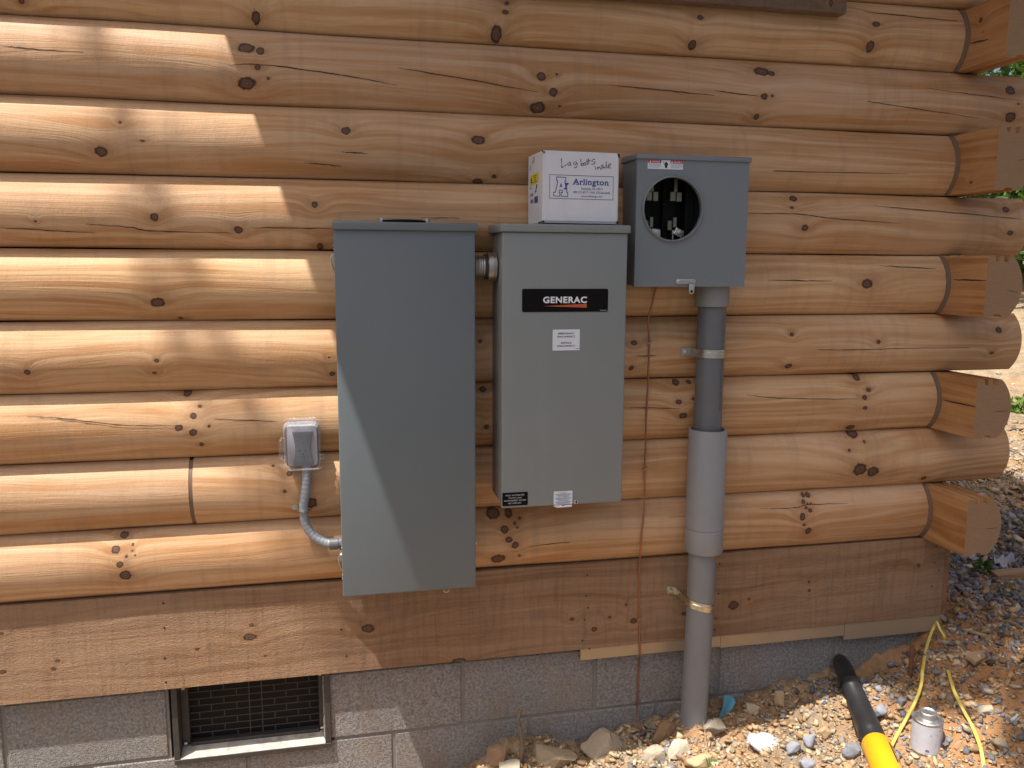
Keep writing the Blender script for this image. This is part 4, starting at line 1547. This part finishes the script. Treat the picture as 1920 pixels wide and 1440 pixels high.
# ---------------------------------------------------------------- stones
def rock_shape(seed, flat=0.6, n=14):
    r_ = random.Random(seed)
    b = bmesh.new()
    for _ in range(n):
        v = Vector((r_.gauss(0, 1), r_.gauss(0, 1), r_.gauss(0, 1))).normalized()
        m_ = max(abs(v.x), abs(v.y), abs(v.z)) ** 0.5
        b.verts.new((v.x / m_ * r_.uniform(.8, 1), v.y / m_ * r_.uniform(.55, .9), v.z / m_ * flat * r_.uniform(.8, 1)))
    res = bmesh.ops.convex_hull(b, input=b.verts)
    bmesh.ops.delete(b, geom=[v for v in b.verts if not v.link_faces], context='VERTS')
    bmesh.ops.triangulate(b, faces=b.faces)
    b.verts.index_update()
    v = np.array([x.co[:] for x in b.verts])
    f = np.array([[x.index for x in p.verts] for p in b.faces])
    b.free()
    return v, f




def chip_shape(seed):
    """a flat angular flake of shale"""
    r_ = random.Random(seed)
    b = bmesh.new()
    n = r_.choice((4, 4, 5, 5, 6))
    th = r_.uniform(.14, .34)
    a0 = r_.uniform(0, 6.28)
    for k in range(n):
        a = a0 + 6.283 * (k + r_.uniform(-.3, .3)) / n
        rr = r_.uniform(.7, 1.1)
        for z, q in ((-th, r_.uniform(.8, 1)), (th * r_.uniform(.5, 1.2), r_.uniform(.75, 1.05))):
            b.verts.new((rr * q * math.cos(a), .68 * rr * q * math.sin(a), z))
    bmesh.ops.convex_hull(b, input=b.verts)
    bmesh.ops.delete(b, geom=[v for v in b.verts if not v.link_faces], context='VERTS')
    bmesh.ops.triangulate(b, faces=b.faces)
    b.verts.index_update()
    v = np.array([x.co[:] for x in b.verts])
    f = np.array([[x.index for x in p.verts] for p in b.faces])
    b.free()
    return v, f


SH = [rock_shape(k, 0.40 + 0.06 * (k % 5), 7 + k % 3) for k in range(7)] + [chip_shape(50 + k) for k in range(17)]
TAN = np.array([(.46, .34, .20), (.42, .27, .14), (.52, .42, .28), (.34, .22, .12), (.48, .30, .15), (.40, .33, .24)])
GREY = np.array([(.17, .175, .19), (.23, .235, .26), (.13, .13, .14), (.28, .285, .31), (.22, .20, .18)])


def scatter(xs, ys, sizes, cols, sink=0.25, up=0.0, tilt=0.5):
    V, F, C = [], [], []
    base = 0
    hs = ground_h(xs, ys)
    for k in range(len(xs)):
        v, f = SH[rng.integers(len(SH))]
        e = Euler((rng.normal(0, tilt), rng.normal(0, tilt), rng.uniform(0, 6.28))).to_matrix()
        w = (v * sizes[k]) @ np.array(e).T
        w = w + np.array([xs[k], ys[k], hs[k] + sizes[k] * sink + up])
        V.append(w)
        F.append(f + base)
        C.append(np.repeat(cols[k][None], len(v), 0))
        base += len(v)
    return np.concatenate(V), np.concatenate(F), np.concatenate(C)


def pick(pal, n, jit=.18):
    c = pal[rng.integers(len(pal), size=n)]
    return np.clip(c * (1 + rng.normal(0, jit, (n, 1))), .02, .75)


# loose stones and chips by the wall
n1 = 21000
xs = rng.uniform(-0.05, 2.0, n1)
ys = rng.uniform(-0.75, -0.012, n1)
sz = 0.0024 + 0.0046 * rng.pareto(2.3, n1)
sz = np.minimum(sz, 0.0150)
cols = pick(TAN, n1)
gm = (vnoise(xs * 4, ys * 4, 21) + 0.3 * np.clip(xs - 1.0, -1, 1) + rng.normal(0, .16, n1)) > 0.22
cols[gm] = pick(GREY, int(gm.sum()))
v, f, c = scatter(xs, ys, sz, cols)
# broader shale flakes lying half bedded in the dirt
n3 = 9000
xs = rng.uniform(0.25, 2.1, n3)
ys = rng.uniform(-0.75, -0.015, n3)
sz = np.minimum(0.0055 + 0.0035 * rng.pareto(3.0, n3), 0.018)
cols = pick(TAN * .92, n3, .25)
gm = (vnoise(xs * 3.3, ys * 3.3, 31) + rng.normal(0, .2, n3)) > 0.24
cols[gm] = pick(GREY * 1.1, int(gm.sum()))
v3, f3, c3 = scatter(xs, ys, sz, cols, .12, 0.0, .32)
v, f, c = np.concatenate([v, v3]), np.concatenate([f, f3 + len(v)]), np.concatenate([c, c3])
o = finish(np_mesh('loose_stones', v, f, c), 'loose_stones', M['stone'])
o['kind'] = 'stuff'
tag(o, 'loose tan stone chips and crumbs strewn over the dug dirt by the wall', 'stones')
# grey gravel beyond the corner
n2 = 30000
xs = 1.385 + rng.gamma(1.6, 0.9, n2)
ys = -0.05 + rng.gamma(1.3, 1.1, n2)
k_ = (xs > 1.39) & ((ys > 0.0) | (xs > 1.5)) & (ys < 9) & (xs < 9) & (ys < xs * 1.1 + .2)
xs, ys = xs[k_], ys[k_]
n4 = 17000
xs = np.concatenate([xs, 1.40 + rng.beta(1.1, 1.7, n4) * 1.7])
ys = np.concatenate([ys, -0.06 + rng.beta(1.1, 1.5, n4) * 1.7])
dist = np.hypot(xs - CAM.x, ys - CAM.y)
sz = (0.0045 + 0.0050 * rng.pareto(2.8, len(xs))) * np.clip(dist / 2.8, 1, 2.2)
sz = np.minimum(sz, 0.020 * np.clip(dist / 2.8, 1, 1.8))
cols = pick(GREY, len(xs), .25)
tm = rng.random(len(xs)) < (0.30 + 0.18 * np.clip(dist - 3.2, 0, 3) + 0.5 * (vnoise(xs * 2.5, ys * 2.5, 41) > .12))
cols[tm] = pick(TAN, int(tm.sum()))
v, f, c = scatter(xs, ys, sz, cols, .3)
o = finish(np_mesh('gravel', v, f, c), 'gravel', M['stone'])
o['kind'] = 'stuff'
tag(o, 'blue-grey slate gravel and chips on the ground beyond the cabin corner', 'gravel')


def subrock(name, px, py, wpx, hpx, col, label, seed, sink=.35, rot=0, roll=0.0, group='larger rocks in the dug dirt'):
    p = gp(px, py + hpx * 0.30)
    k = mpp(p)
    r_ = random.Random(seed)
    b = bmesh.new()
    sx, sz_ = wpx * k / 2 * 1.2, hpx * k / 2 * 1.25
    for _ in range(16):
        v = Vector((r_.gauss(0, 1), r_.gauss(0, 1), r_.gauss(0, 1))).normalized()
        m_ = max(abs(v.x), abs(v.y), abs(v.z)) ** .9
        b.verts.new((v.x / m_ * sx, v.y / m_ * sx * .7, v.z / m_ * sz_))
    bmesh.ops.convex_hull(b, input=b.verts)
    bmesh.ops.delete(b, geom=[v for v in b.verts if not v.link_faces], context='VERTS')
    bmesh.ops.bevel(b, geom=list(b.edges), offset=min(sx, sz_) * .10, segments=1, affect='EDGES', profile=.5)
    bmesh.ops.triangulate(b, faces=b.faces)
    bmesh.ops.subdivide_edges(b, edges=b.edges, cuts=2, use_grid_fill=True)
    pp = p.copy()
    for v in b.verts:
        n_ = vnoise(v.co.x * 90 + seed * 3, v.co.y * 90 + v.co.z * 70, seed) + .5 * vnoise(v.co.x * 220, v.co.z * 220 + v.co.y * 150, seed + 1)
        v.co += v.co.normalized() * float(n_) * min(sx, sz_) * .17
    bmesh.ops.rotate(b, verts=b.verts, cent=(0, 0, 0), matrix=Euler((r_.uniform(-.2, .2), roll, rot + r_.uniform(-.3, .3))).to_matrix())
    bmesh.ops.translate(b, verts=b.verts, vec=pp + Vector((0, 0, sz_ * sink)))
    me = bpy.data.meshes.new(name)
    bmesh.ops.recalc_face_normals(b, faces=b.faces)
    b.to_mesh(me)
    b.free()
    a = me.color_attributes.new('Col', 'FLOAT_COLOR', 'POINT')
    cc = np.tile(np.array([*col, 1.0]), (len(me.vertices), 1))
    a.data.foreach_set('color', cc.astype(np.float32).ravel())
    o = finish(me, name, M['stone'], None, 28)
    tag(o, label, 'rock', group)


T1, T2, T3, G1, G2, BR = (.44, .36, .26), (.50, .36, .20), (.56, .49, .36), (.21, .215, .235), (.30, .305, .33), (.26, .17, .09)
for a in ((1130, 1395, 84, 50, T1, 'large pale angular slab of rock at the foot of the block wall', 1),
          (1040, 1408, 74, 44, (.36, .28, .18), 'flat tan-brown rock between the dry stick and the large pale slab', 2),
          (1243, 1370, 52, 50, BR, 'dark brown clod of earth just left of the conduit foot', 3),
          (1268, 1402, 48, 32, T3, 'cream flat stone in sun in front of the conduit foot', 4),
          (1336, 1362, 46, 34, (.34, .29, .22), 'grey-brown rock touching the right side of the conduit foot', 5),
          (936, 1412, 46, 32, (.32, .21, .13), 'reddish brown stone left of the dry stick', 6),
          (955, 1434, 38, 18, T3, 'pale flat stone at the bottom edge below the dry stick', 7),
          (1310, 1428, 52, 30, T2, 'tan stone left of the white plastic wrapper', 8),
          (1461, 1307, 18, 26, T2, 'small tan stone standing on edge in the shaded dirt', 9),
          (1412, 1327, 26, 18, T1, 'pale pebble in the shade above the white wrapper', 10),
          (1653, 1330, 28, 22, G2, 'grey pebble between the black tool and the yellow cord', 11),
          (1800, 1388, 40, 34, (.40, .25, .15), 'orange-brown stone right of the metal can', 12),
          (1487, 1400, 26, 26, G2, 'grey stone right of the white wrapper', 13),
          (1594, 1408, 34, 34, G1, 'blue-grey stone left of the yellow part of the tool', 14),
          (1519, 1388, 28, 28, G2, 'light grey upright stone in the sunny dirt between wrapper and tool', 15),
          (1515, 1430, 34, 22, G2, 'grey flat stone at the bottom edge below the sunny dirt', 16),
          (1690, 1312, 24, 18, G1, 'dark slate chip under the hanging yellow cord', 17),
          (1545, 1370, 30, 22, T2, 'orange tan stone beside the middle of the black tool', 18),
          (1225, 1412, 40, 30, T1, 'broken pale stone right of the large pale slab', 19),
          (1875, 1395, 34, 24, T1, 'pale stone at the right edge beyond the second yellow cord', 20),
          (1680, 1190, 30, 22, (.34, .28, .17), 'brown-green stone at the foot of the right end of the block wall', 21),
          (1845, 1330, 30, 22, T3, 'cream stone right of the second yellow cord', 22)):
    subrock('rock', *a)

# ---------------------------------------------------------------- THINGS ON THE GROUND
# can of cement
pc = gp(1735, 1404)
kk = mpp(pc)
rc_ = 33 * kk * .97
hc_ = 0.077
can = thing('metal_can', 'small round metal can with scuffed white paper label standing on the dirt', 'can', pc)
bm = bmesh.new()
lathe(bm, [(pc.z + .0035, rc_), (pc.z + hc_ - .005, rc_)], 'z', (pc.x, pc.y, 0), 40, cap=False)
lab_o = obj('label', bm, M['canlab'], can)
bm = bmesh.new()
r_ = random.Random(4)


def on_can(u, w):
    a = R(-110) + u
    return Vector((pc.x + (rc_ + .0003) * math.cos(a), pc.y + (rc_ + .0003) * math.sin(a), pc.z + w))


for (u, w0, w1, du) in ((.95, .018, .040, .035), (.30, .022, .034, .02), (-.35, .010, .016, .28), (.55, .060, .063, .5), (-.1, .050, .053, .6)):
    poly(bm, [on_can(u, w0), on_can(u + du, w0), on_can(u + du * .7, w1), on_can(u, w1)])
obj('print', bm, plain("faded_print", (.12, .12, .15), .7), lab_o, smooth=None)
bm = bmesh.new()
lathe(bm, [(pc.z - .01, rc_ * .98), (pc.z, rc_ * 1.02), (pc.z + .0034, rc_ * 1.02)], 'z', (pc.x, pc.y, 0), 40)
obj('base_rim', bm, M['zinc'], can)
bm = bmesh.new()
lathe(bm, [(pc.z + hc_ - .0048, rc_ * 1.01), (pc.z + hc_, rc_ * 1.03), (pc.z + hc_ + .001, rc_ * 1.00), (pc.z + hc_ - .002, rc_ * .96), (pc.z + hc_ + .003, rc_ * .60)], 'z', (pc.x, pc.y, 0), 40)
obj('rim', bm, metal("can_tin", (.62, .60, .58), .4), can)
bm = bmesh.new()
lathe(bm, [(pc.z + hc_ + .001, rc_ * .56), (pc.z + hc_ + .015, rc_ * .56), (pc.z + hc_ + .0165, rc_ * .52), (pc.z + hc_ + .0145, rc_ * .45), (pc.z + hc_ + .0150, rc_ * .12)], 'z', (pc.x, pc.y, 0), 32)
obj('cap', bm, metal("can_cap", (.60, .60, .60), .45), can)

# long tool
p0 = gp(1576, 1240, .018)
p1 = gp(1643, 1398, .030)
p2 = p1 + (p1 - p0).normalized() * 0.30
tool = thing('hand_tool', 'long black rubber gripped hand tool with a yellow shaft lying on the dirt', 'tool', p0)
ax_ = (p1 - p0).normalized()
L_ = (p1 - p0).length
k0, k1 = mpp(p0), mpp(p1)
r0, r1 = 17.5 * k0, 29 * k1
bm = bmesh.new()
path, rad = [], []
for (f, r) in ((-.03, .7), (-.005, .82), (0, .86), (.06, .90), (.065, 1.0), (.30, 1.02), (.305, 1.08), (.325, 1.08), (.33, 1.0), (.37, 1.0), (.375, 1.08), (.395, 1.08), (.40, 1.0), (.85, 1.0), (.90, .98), (.91, .88), (1.0, .86)):
    path.append(p0 + ax_ * (f * L_))
    rad.append((r0 + (r1 - r0) * max(f, 0)) * r)
tube(bm, path, rad, 28)
obj('grip', bm, M['grip'], tool, smooth=50)
bm = bmesh.new()
path = [p0 + ax_ * (L_ * f) for f in (.985, 1.0, 1.2, 1.6, 2.1)]
tube(bm, path, [r1 * 1.02, r1 * 1.10, r1 * 1.10, r1 * 1.06, r1 * 1.06], 28)
sh = obj('shaft', bm, M['yellow'], tool, smooth=50)
bm = bmesh.new()
side = ax_.cross(Vector((0, 0, 1))).normalized()
upv = side.cross(ax_)
rr = r1 * 1.105


def on_shaft(u, w):
    a = R(125) + w
    return p0 + ax_ * (L_ * 1.0 + u) + side * rr * math.cos(a) + upv * rr * math.sin(a)


poly(bm, [on_shaft(.02, -.05), on_shaft(.09, -.05), on_shaft(.09, .12), on_shaft(.02, .12)])
for k in range(4):
    poly(bm, [on_shaft(.025 + k * .016, .22), on_shaft(.034 + k * .016, .22), on_shaft(.034 + k * .016, .40), on_shaft(.025 + k * .016, .40)])
obj('marking', bm, M['letterk'], sh, smooth=None)


# yellow cords
def gpl(lst):
    return [gp(a, b, c) for a, b, c in lst]


bm = bmesh.new()
q = gpl([(1757, 1166, .035), (1748, 1182, .040), (1737, 1215, .045), (1730, 1255, .035), (1727, 1285, .022), (1715, 1318, .012), (1697, 1352, .010), (1680, 1382, .010), (1666, 1408, .012), (1650, 1425, .004)])
tube(bm, catmull(q, 8), .0040, 10, .6)
q = gpl([(1757, 1166, .035), (1763, 1180, .028), (1771, 1196, .014), (1766, 1206, .004), (1763, 1216, -.01)])
tube(bm, catmull(q, 8), .0037, 10, .6)
tag(obj('yellow_cord', bm, M['cord'], None, smooth=60), 'loop of yellow sheathed cable from the wall corner to the black tool', 'cable', 'yellow cables in the dirt')
bm = bmesh.new()
q = gpl([(1776, 1250, -.008), (1779, 1262, .012), (1788, 1293, .020), (1803, 1325, .016), (1823, 1362, .010), (1838, 1400, .008), (1845, 1440, .006), (1849, 1480, .005)])
tube(bm, catmull(q, 8), .0043, 10, .6)
tag(obj('yellow_cord', bm, M['cord'], None, smooth=60), 'yellow sheathed cable running to the bottom edge right of the can', 'cable', 'yellow cables in the dirt')

# blue plastic scrap: half a pipe wall on edge
bm = bmesh.new()
ca = catmull([at(1357, 1305, -.070), at(1356, 1322, -.072), at(1350, 1340, -.074), at(1344, 1353, -.076)], 5)
cb_ = catmull([at(1379, 1317, -.040), at(1372, 1330, -.044), at(1361, 1343, -.052), at(1349, 1356, -.064)], 5)
for th in (0.0, .0016):
    rows = []
    for p_, q_ in zip(ca, cb_):
        rows.append([bm.verts.new(p_.lerp(q_, k / 8) + Vector((.006 + th, .010, .002)) * math.sin(math.pi * k / 8) + Vector((th, th, 0))) for k in range(9)])
    for r0_, r1_ in zip(rows, rows[1:]):
        for k in range(8):
            bm.faces.new((r0_[k], r1_[k], r1_[k + 1], r0_[k + 1]))
tag(obj('plastic_scrap', bm, M['bluepl'], None, smooth=60), 'curved light blue plastic scrap sticking out of the dirt by the conduit', 'scrap')

# white wrapper
pw = gp(1430, 1408)
wr = thing('plastic_wrapper', 'shiny white and clear plastic wrapper lying in the sunlit dirt', 'litter', pw)
bm = bmesh.new()
bmesh.ops.create_icosphere(bm, subdivisions=4, radius=1)
for v in bm.verts:
    n_ = v.co.copy()
    s = 1 + .16 * float(vnoise(n_.x * 3 + 5, n_.y * 3 + n_.z * 2, 5)) + .10 * float(vnoise(n_.x * 8, n_.z * 8 + n_.y * 5, 6))
    v.co = Vector((n_.x * .036 * s, n_.y * .020 * s, n_.z * .015 * s))
bmesh.ops.rotate(bm, verts=bm.verts, cent=(0, 0, 0), matrix=Euler((0, R(18), R(-42))).to_matrix())
bmesh.ops.translate(bm, verts=bm.verts, vec=pw + Vector((-.004, -.004, .016)))
obj('white_piece', bm, M['softwhite'], wr, smooth=60)
bm = bmesh.new()
bmesh.ops.create_icosphere(bm, subdivisions=4, radius=1)
for v in bm.verts:
    n_ = v.co.copy()
    s = 1 + .30 * float(vnoise(n_.x * 4 + 2, n_.y * 4 + n_.z * 3, 15)) + .2 * float(vnoise(n_.x * 9, n_.z * 9 + n_.y * 6, 16))
    v.co = Vector((n_.x * .042 * s, n_.y * .030 * s, n_.z * .019 * s))
bmesh.ops.rotate(bm, verts=bm.verts, cent=(0, 0, 0), matrix=Euler((0, R(8), R(-20))).to_matrix())
bmesh.ops.translate(bm, verts=bm.verts, vec=pw + Vector((.008, .008, .016)))
obj('clear_film', bm, M['wrap'], wr, smooth=25)

# rebar
pr_ = gp(1706, 1268)
bm = bmesh.new()
pts = [pr_ + Vector((0, 0, -.03 + .0032 * k)) + Vector((.0008 * math.sin(k), 0, 0)) for k in range(37)]
tube(bm, pts, [.0052 + (.0009 if k % 3 == 0 else 0) for k in range(37)], 10)
tag(obj('rebar_stake', bm, M['rust'], None, smooth=60), 'short rusty rebar stake standing upright in the hole behind the yellow cord', 'stake')

# dry stick
ps = gp(985, 1432)
s0 = at(972, 1420, ps.y + .06)
bm = bmesh.new()
tube(bm, catmull([at(974, 1436, -.075), at(979, 1400, -.066), at(975, 1368, -.055), at(973, 1348, -.045), at(976, 1330, -.035)], 8),
     [.0052 + .0012 * math.sin(k * 1.3) + .0008 * math.sin(k * 3.1) - .00004 * k for k in range(33)], 10)
tube(bm, catmull([at(978, 1380, -.060), at(983, 1367, -.058), at(989, 1357, -.057)], 6), [.0028 - .0001 * k for k in range(13)], 8)
tube(bm, catmull([at(976, 1390, -.062), at(968, 1377, -.064)], 6), [.0022 - .0001 * k for k in range(7)], 8)
tag(obj('dry_stick', bm, M['bark'], None, smooth=70), 'dry brown stick with a side twig leaning on the block wall', 'stick')
# copper scraps on the dirt
for pts, lab in (([(1048, 1384, .004), (1075, 1377, .008), (1112, 1374, .012)], 'thin copper scrap behind the large pale slab'),
                 ([(1192, 1386, .006), (1225, 1398, .010), (1262, 1414, .012), (1290, 1430, .010), (1310, 1445, .006)], 'copper wire end lying on the dirt below the ground wire')):
    bm = bmesh.new()
    tube(bm, catmull(gpl(pts), 8), .0019, 8)
    tag(obj('copper_scrap', bm, M['copper'], None, smooth=70), lab, 'wire', 'copper scraps on the dirt')


# wood scraps and paper beyond the corner
def chip(name, px, py, lx, ly, th, rz, tiltx, label, cat, matr, group=None, lift=.004):
    p = gp(px, py)
    b = bmesh.new()
    r__ = random.Random(int(px))
    outline = [(-lx / 2, -ly / 2), (lx * .15, -ly / 2 * .9), (lx / 2, -ly / 2 * r__.uniform(.5, 1)), (lx / 2 * .94, ly / 2 * .8), (0, ly / 2), (-lx / 2 * .95, ly / 2 * r__.uniform(.6, 1))]
    prism(b, outline, 'z', 0, th, min(th * .2, .001))
    bmesh.ops.rotate(b, verts=b.verts, cent=(0, 0, 0), matrix=Euler((tiltx, r__.uniform(-.1, .1), rz)).to_matrix())
    bmesh.ops.translate(b, verts=b.verts, vec=p + Vector((0, 0, lift)))
    return tag(obj(name, b, matr, None, smooth=None), label, cat, group)


chipm = wood_mat("scrap_wood", [], light=(.42, .27, .15), dark=(.30, .17, .08), seed=5)
palem = wood_mat("pale_scrap", [], light=(.56, .46, .31), dark=(.46, .34, .20), seed=8)
chip('wood_scrap', 1832, 1238, .075, .030, .012, .35, .25, 'short brown board offcut right of the yellow cable ends', 'wood scrap', chipm, 'wood scraps beyond the corner')
chip('wood_scrap', 1845, 1196, .070, .012, .006, -.9, .1, 'thin brown splinter above the short board offcut', 'wood scrap', chipm, 'wood scraps beyond the corner')
chip('wood_scrap', 1790, 1040, .14, .012, .008, -.45, .1, 'long pale splinter close to the skirt board end', 'wood scrap', palem, 'wood scraps beyond the corner')
chip('wood_scrap', 1832, 1066, .12, .022, .008, .05, .15, 'pale stick lying across the gravel left of the paper', 'wood scrap', palem, 'wood scraps beyond the corner')
chip('wood_scrap', 1898, 1088, .15, .045, .022, -.05, .1, 'thick tan chunk of wood at the right edge under the paper', 'wood scrap', chipm, 'wood scraps beyond the corner', .01)


def paper_bm(px, py, w_, d_, seed, rz):
    p = gp(px, py)
    b = bmesh.new()
    n = 8
    g_ = [[b.verts.new((w_ * (i / n - .5), d_ * (j / n - .5) * (1 - .5 * i / n), .012 + .05 * w_ / .1 * (float(vnoise(i * .5 + seed, j * .5, seed)) + .3 * float(vnoise(i * 1.3, j * 1.3 + seed, seed + 1))))) for j in range(n + 1)] for i in range(n + 1)]
    for i in range(n):
        for j in range(n):
            b.faces.new((g_[i][j], g_[i + 1][j], g_[i + 1][j + 1], g_[i][j + 1]))
    bmesh.ops.solidify(b, geom=b.faces[:], thickness=.0006)
    bmesh.ops.rotate(b, verts=b.verts, cent=(0, 0, 0), matrix=Euler((.2, 0, rz)).to_matrix())
    bmesh.ops.translate(b, verts=b.verts, vec=p + Vector((0, 0, .012)))
    return b


tag(obj('paper_scrap', paper_bm(1818, 1056, .05, .035, 3, -1.0), M['paper'], None, smooth=30), 'white folded paper strip on gravel near the corner log', 'paper', 'paper scraps beyond the corner')
tag(obj('paper_scrap', paper_bm(1886, 1064, .09, .05, 9, .3), M['paper'], None, smooth=30), 'crumpled white paper at the right edge on the gravel', 'paper', 'paper scraps beyond the corner')


# ---------------------------------------------------------------- PLANTS AND TREES
def leaf_cloud(centres, radii, n, size, cols, squash=.8, hollow=.25):
    """small folded leaves filling a set of clumps"""
    k = rng.integers(len(centres), size=n)
    d = rng.normal(0, 1, (n, 3))
    d /= np.linalg.norm(d, axis=1, keepdims=True)
    rr = (hollow + (1 - hollow) * rng.random(n)) ** .6
    c = np.array(centres)[k] + d * (np.array(radii)[k] * rr)[:, None] * np.array([1, 1, squash])
    s = size * rng.uniform(.6, 1.3, n)
    u = rng.normal(0, 1, (n, 3))
    u[:, 2] -= .4
    u /= np.linalg.norm(u, axis=1, keepdims=True)
    w_ = np.cross(u, rng.normal(0, 1, (n, 3)))
    w_ /= np.linalg.norm(w_, axis=1, keepdims=True)
    nn = np.cross(u, w_)
    base, tip = c - u * s[:, None], c + u * s[:, None]
    l = c + w_ * (s * .45)[:, None] + nn * (s * .15)[:, None]
    r = c - w_ * (s * .45)[:, None] + nn * (s * .15)[:, None]
    V = np.stack([base, l, tip, r], 1).reshape(-1, 3)
    i = np.arange(n)[:, None] * 4
    F = np.concatenate([i + np.array([[0, 1, 2]]), i + np.array([[0, 2, 3]])], 0)
    cc = pick(np.array(cols), n, .22)
    return V, F, np.repeat(cc, 4, 0)


GREEN = [(.055, .105, .028), (.075, .14, .035), (.04, .08, .025), (.10, .16, .045)]


def tree(label, base, h, crown, n, leaf, trunk_r=.12, limbs=None, cols=GREEN, name='broadleaf_tree', extra=None):
    o = thing(name, label, 'tree', base)
    b = bmesh.new()
    B = Vector(base)
    tube(b, catmull([B + Vector((0, 0, -.3)), B + Vector((.06, .03, h * .3)), B + Vector((-.05, .08, h * .6)), B + Vector((.05, 0, h * .9))], 6), [trunk_r * (1.15 - .9 * k / 18) for k in range(19)], 12)
    for (c, r) in crown[:7]:
        s = B + Vector((0, 0, h * random.uniform(.35, .7)))
        e = Vector(c)
        tube(b, catmull([s, s.lerp(e, .5) + Vector((0, 0, .15)), e], 5), [trunk_r * .42 * (1 - .8 * k / 10) for k in range(11)], 8)
    for (pts, r) in (limbs or []):
        P = catmull(pts, 6)
        tube(b, P, [r * (1.1 - .55 * k / len(P)) for k in range(len(P))], 12)
    obj('trunk', b, M['bark'], o, smooth=60)
    v, f, c = leaf_cloud([c for c, r in crown], [r for c, r in crown], n, leaf, cols)
    if extra:
        v2, f2, c2_ = leaf_cloud(extra[0], extra[1], extra[2], extra[3], cols)
        f = np.concatenate([f, f2 + len(v)])
        v, c = np.concatenate([v, v2]), np.concatenate([c, c2_])
    finish(np_mesh('crown', v, f, c), 'crown', M['leaf'], o)
    return o


def up_sun(p, t):
    return Vector(p) - SUNDIR * t


# a tree left of the viewer: one bare limb throws the soft streak over the left logs
lim = up_sun((-.56, 0, 1.22), 7.4)
tree('tall tree left of the viewer whose leafy bough shades the logs', (lim.x - 3.6, lim.y + .3, -.3), 9.0,
     [((lim.x - 4.2 + .9 * math.cos(k * 1.7), lim.y + .2 + 1.0 * math.sin(k * 1.7), 8.6 + .5 * math.sin(k * 2.3)), .9) for k in range(7)], 5000, .07, .16,
     [([(lim.x - 3.6, lim.y + .35, lim.z - 2.0), (lim.x - 1.9, lim.y + .8, lim.z - .8), (lim.x - .45, lim.y + .62, lim.z - .1), (lim.x - .02, lim.y + .25, lim.z), (lim.x, lim.y, lim.z), (lim.x + .01, lim.y - .10, lim.z), (lim.x + .02, lim.y - .16, lim.z)], .030)],
     extra=([(lim.x - .01 + .03 * math.sin(k * 2.1), lim.y + .34 - .072 * k, lim.z + .02 * math.sin(k * 1.3)) for k in range(8)], [.085] * 8, 95, .040))
# a tree right of the viewer dapples the dirt beyond the can
cr = []
r2 = random.Random(5)
for k in range(34):
    g0 = (1.22 + 1.6 * r2.random(), -1.15 + 1.25 * r2.random(), .15)
    if g0[0] < 1.75 and g0[1] > -.05:
        continue
    c0 = up_sun(g0, 5.2 + r2.uniform(-.4, .8))
    cr.append((c0[:], r2.uniform(.13, .24)))
tree('leafy tree right of the viewer that dapples the dirt', (2.6, -4.4, -.2), 5.6, cr, 4200, .055, .13)
# distant trees behind the clearing, glimpsed past the corner logs
r3 = random.Random(9)
for k, (x, y, h, lab) in enumerate(((9.5, 8.0, 5.5, 'bright green tree glimpsed in the gap under the top corner log'),
                                    (12.5, 9.0, 6.5, 'taller green tree behind the glimpsed bright one'),
                                    (8.6, 11.5, 6.0, 'dark green tree farther back behind the cabin corner'),
                                    (14.0, 6.0, 5.5, 'green tree at the far right edge of the clearing'))):
    zb = float(ground_h(x, y))
    crown = [((x + r3.uniform(-1.5, 1.5), y + r3.uniform(-1.3, 1.3), zb + h * r3.uniform(.10, 1.0)), r3.uniform(.7, 1.2)) for _ in range(22)]
    tree(lab, (x, y, zb), h, crown, 14000, .085, .14, cols=[(.08, .16, .04), (.11, .20, .05), (.05, .10, .03)])
# weed by the gravel
pw_ = gp(1912, 775)
wd = thing('green_weed', 'small green weed on the bright dirt beyond the corner log ends', 'plant', pw_)
V, F, C = leaf_cloud([(pw_.x, pw_.y, pw_.z + .05), (pw_.x + .08, pw_.y, pw_.z + .09)], [.10, .08], 160, .035, [(.16, .24, .06), (.12, .20, .05)])
finish(np_mesh('leaves', V, F, C), 'leaves', M['leaf'], wd)
bm = bmesh.new()
tube(bm, [pw_ + Vector((0, 0, -.02)), pw_ + Vector((.03, 0, .1))], .004, 8)
obj('stem', bm, M['bark'], wd)
# leafy sprig among the scraps
pl_ = gp(1842, 1076)
V, F, C = leaf_cloud([(pl_.x, pl_.y, pl_.z + .02)], [.035], 40, .016, [(.05, .10, .03), (.07, .13, .04)])
tag(finish(np_mesh('leafy_sprig', V, F, C), 'leafy_sprig', M['leaf']), 'dark green leafy sprig lying between pale stick and paper', 'plant')
# grass blade near the conduit
bm = bmesh.new()
pg = gp(1330, 1438)
for k in range(4):
    d = Vector((-.012 + .006 * k, .004 * k, .030 - .004 * k))
    s = Vector((.0022, 0, 0))
    a, b_, c_ = pg + Vector((.004 * k, 0, -.002)), pg + d * .6 + Vector((.004 * k, 0, 0)), pg + d + Vector((.004 * k, 0, 0))
    poly(bm, [a - s, a + s, b_ + s * .8, c_, b_ - s * .8])
gm_ = bpy.data.materials.new("grass_blade")
gm_.use_nodes = True
gm_.node_tree.nodes['Principled BSDF'].inputs['Base Color'].default_value = (.10, .19, .04, 1)
tag(obj('grass_tuft', bm, gm_, None, smooth=None), 'tiny green grass tuft at the bottom edge below the conduit', 'grass')
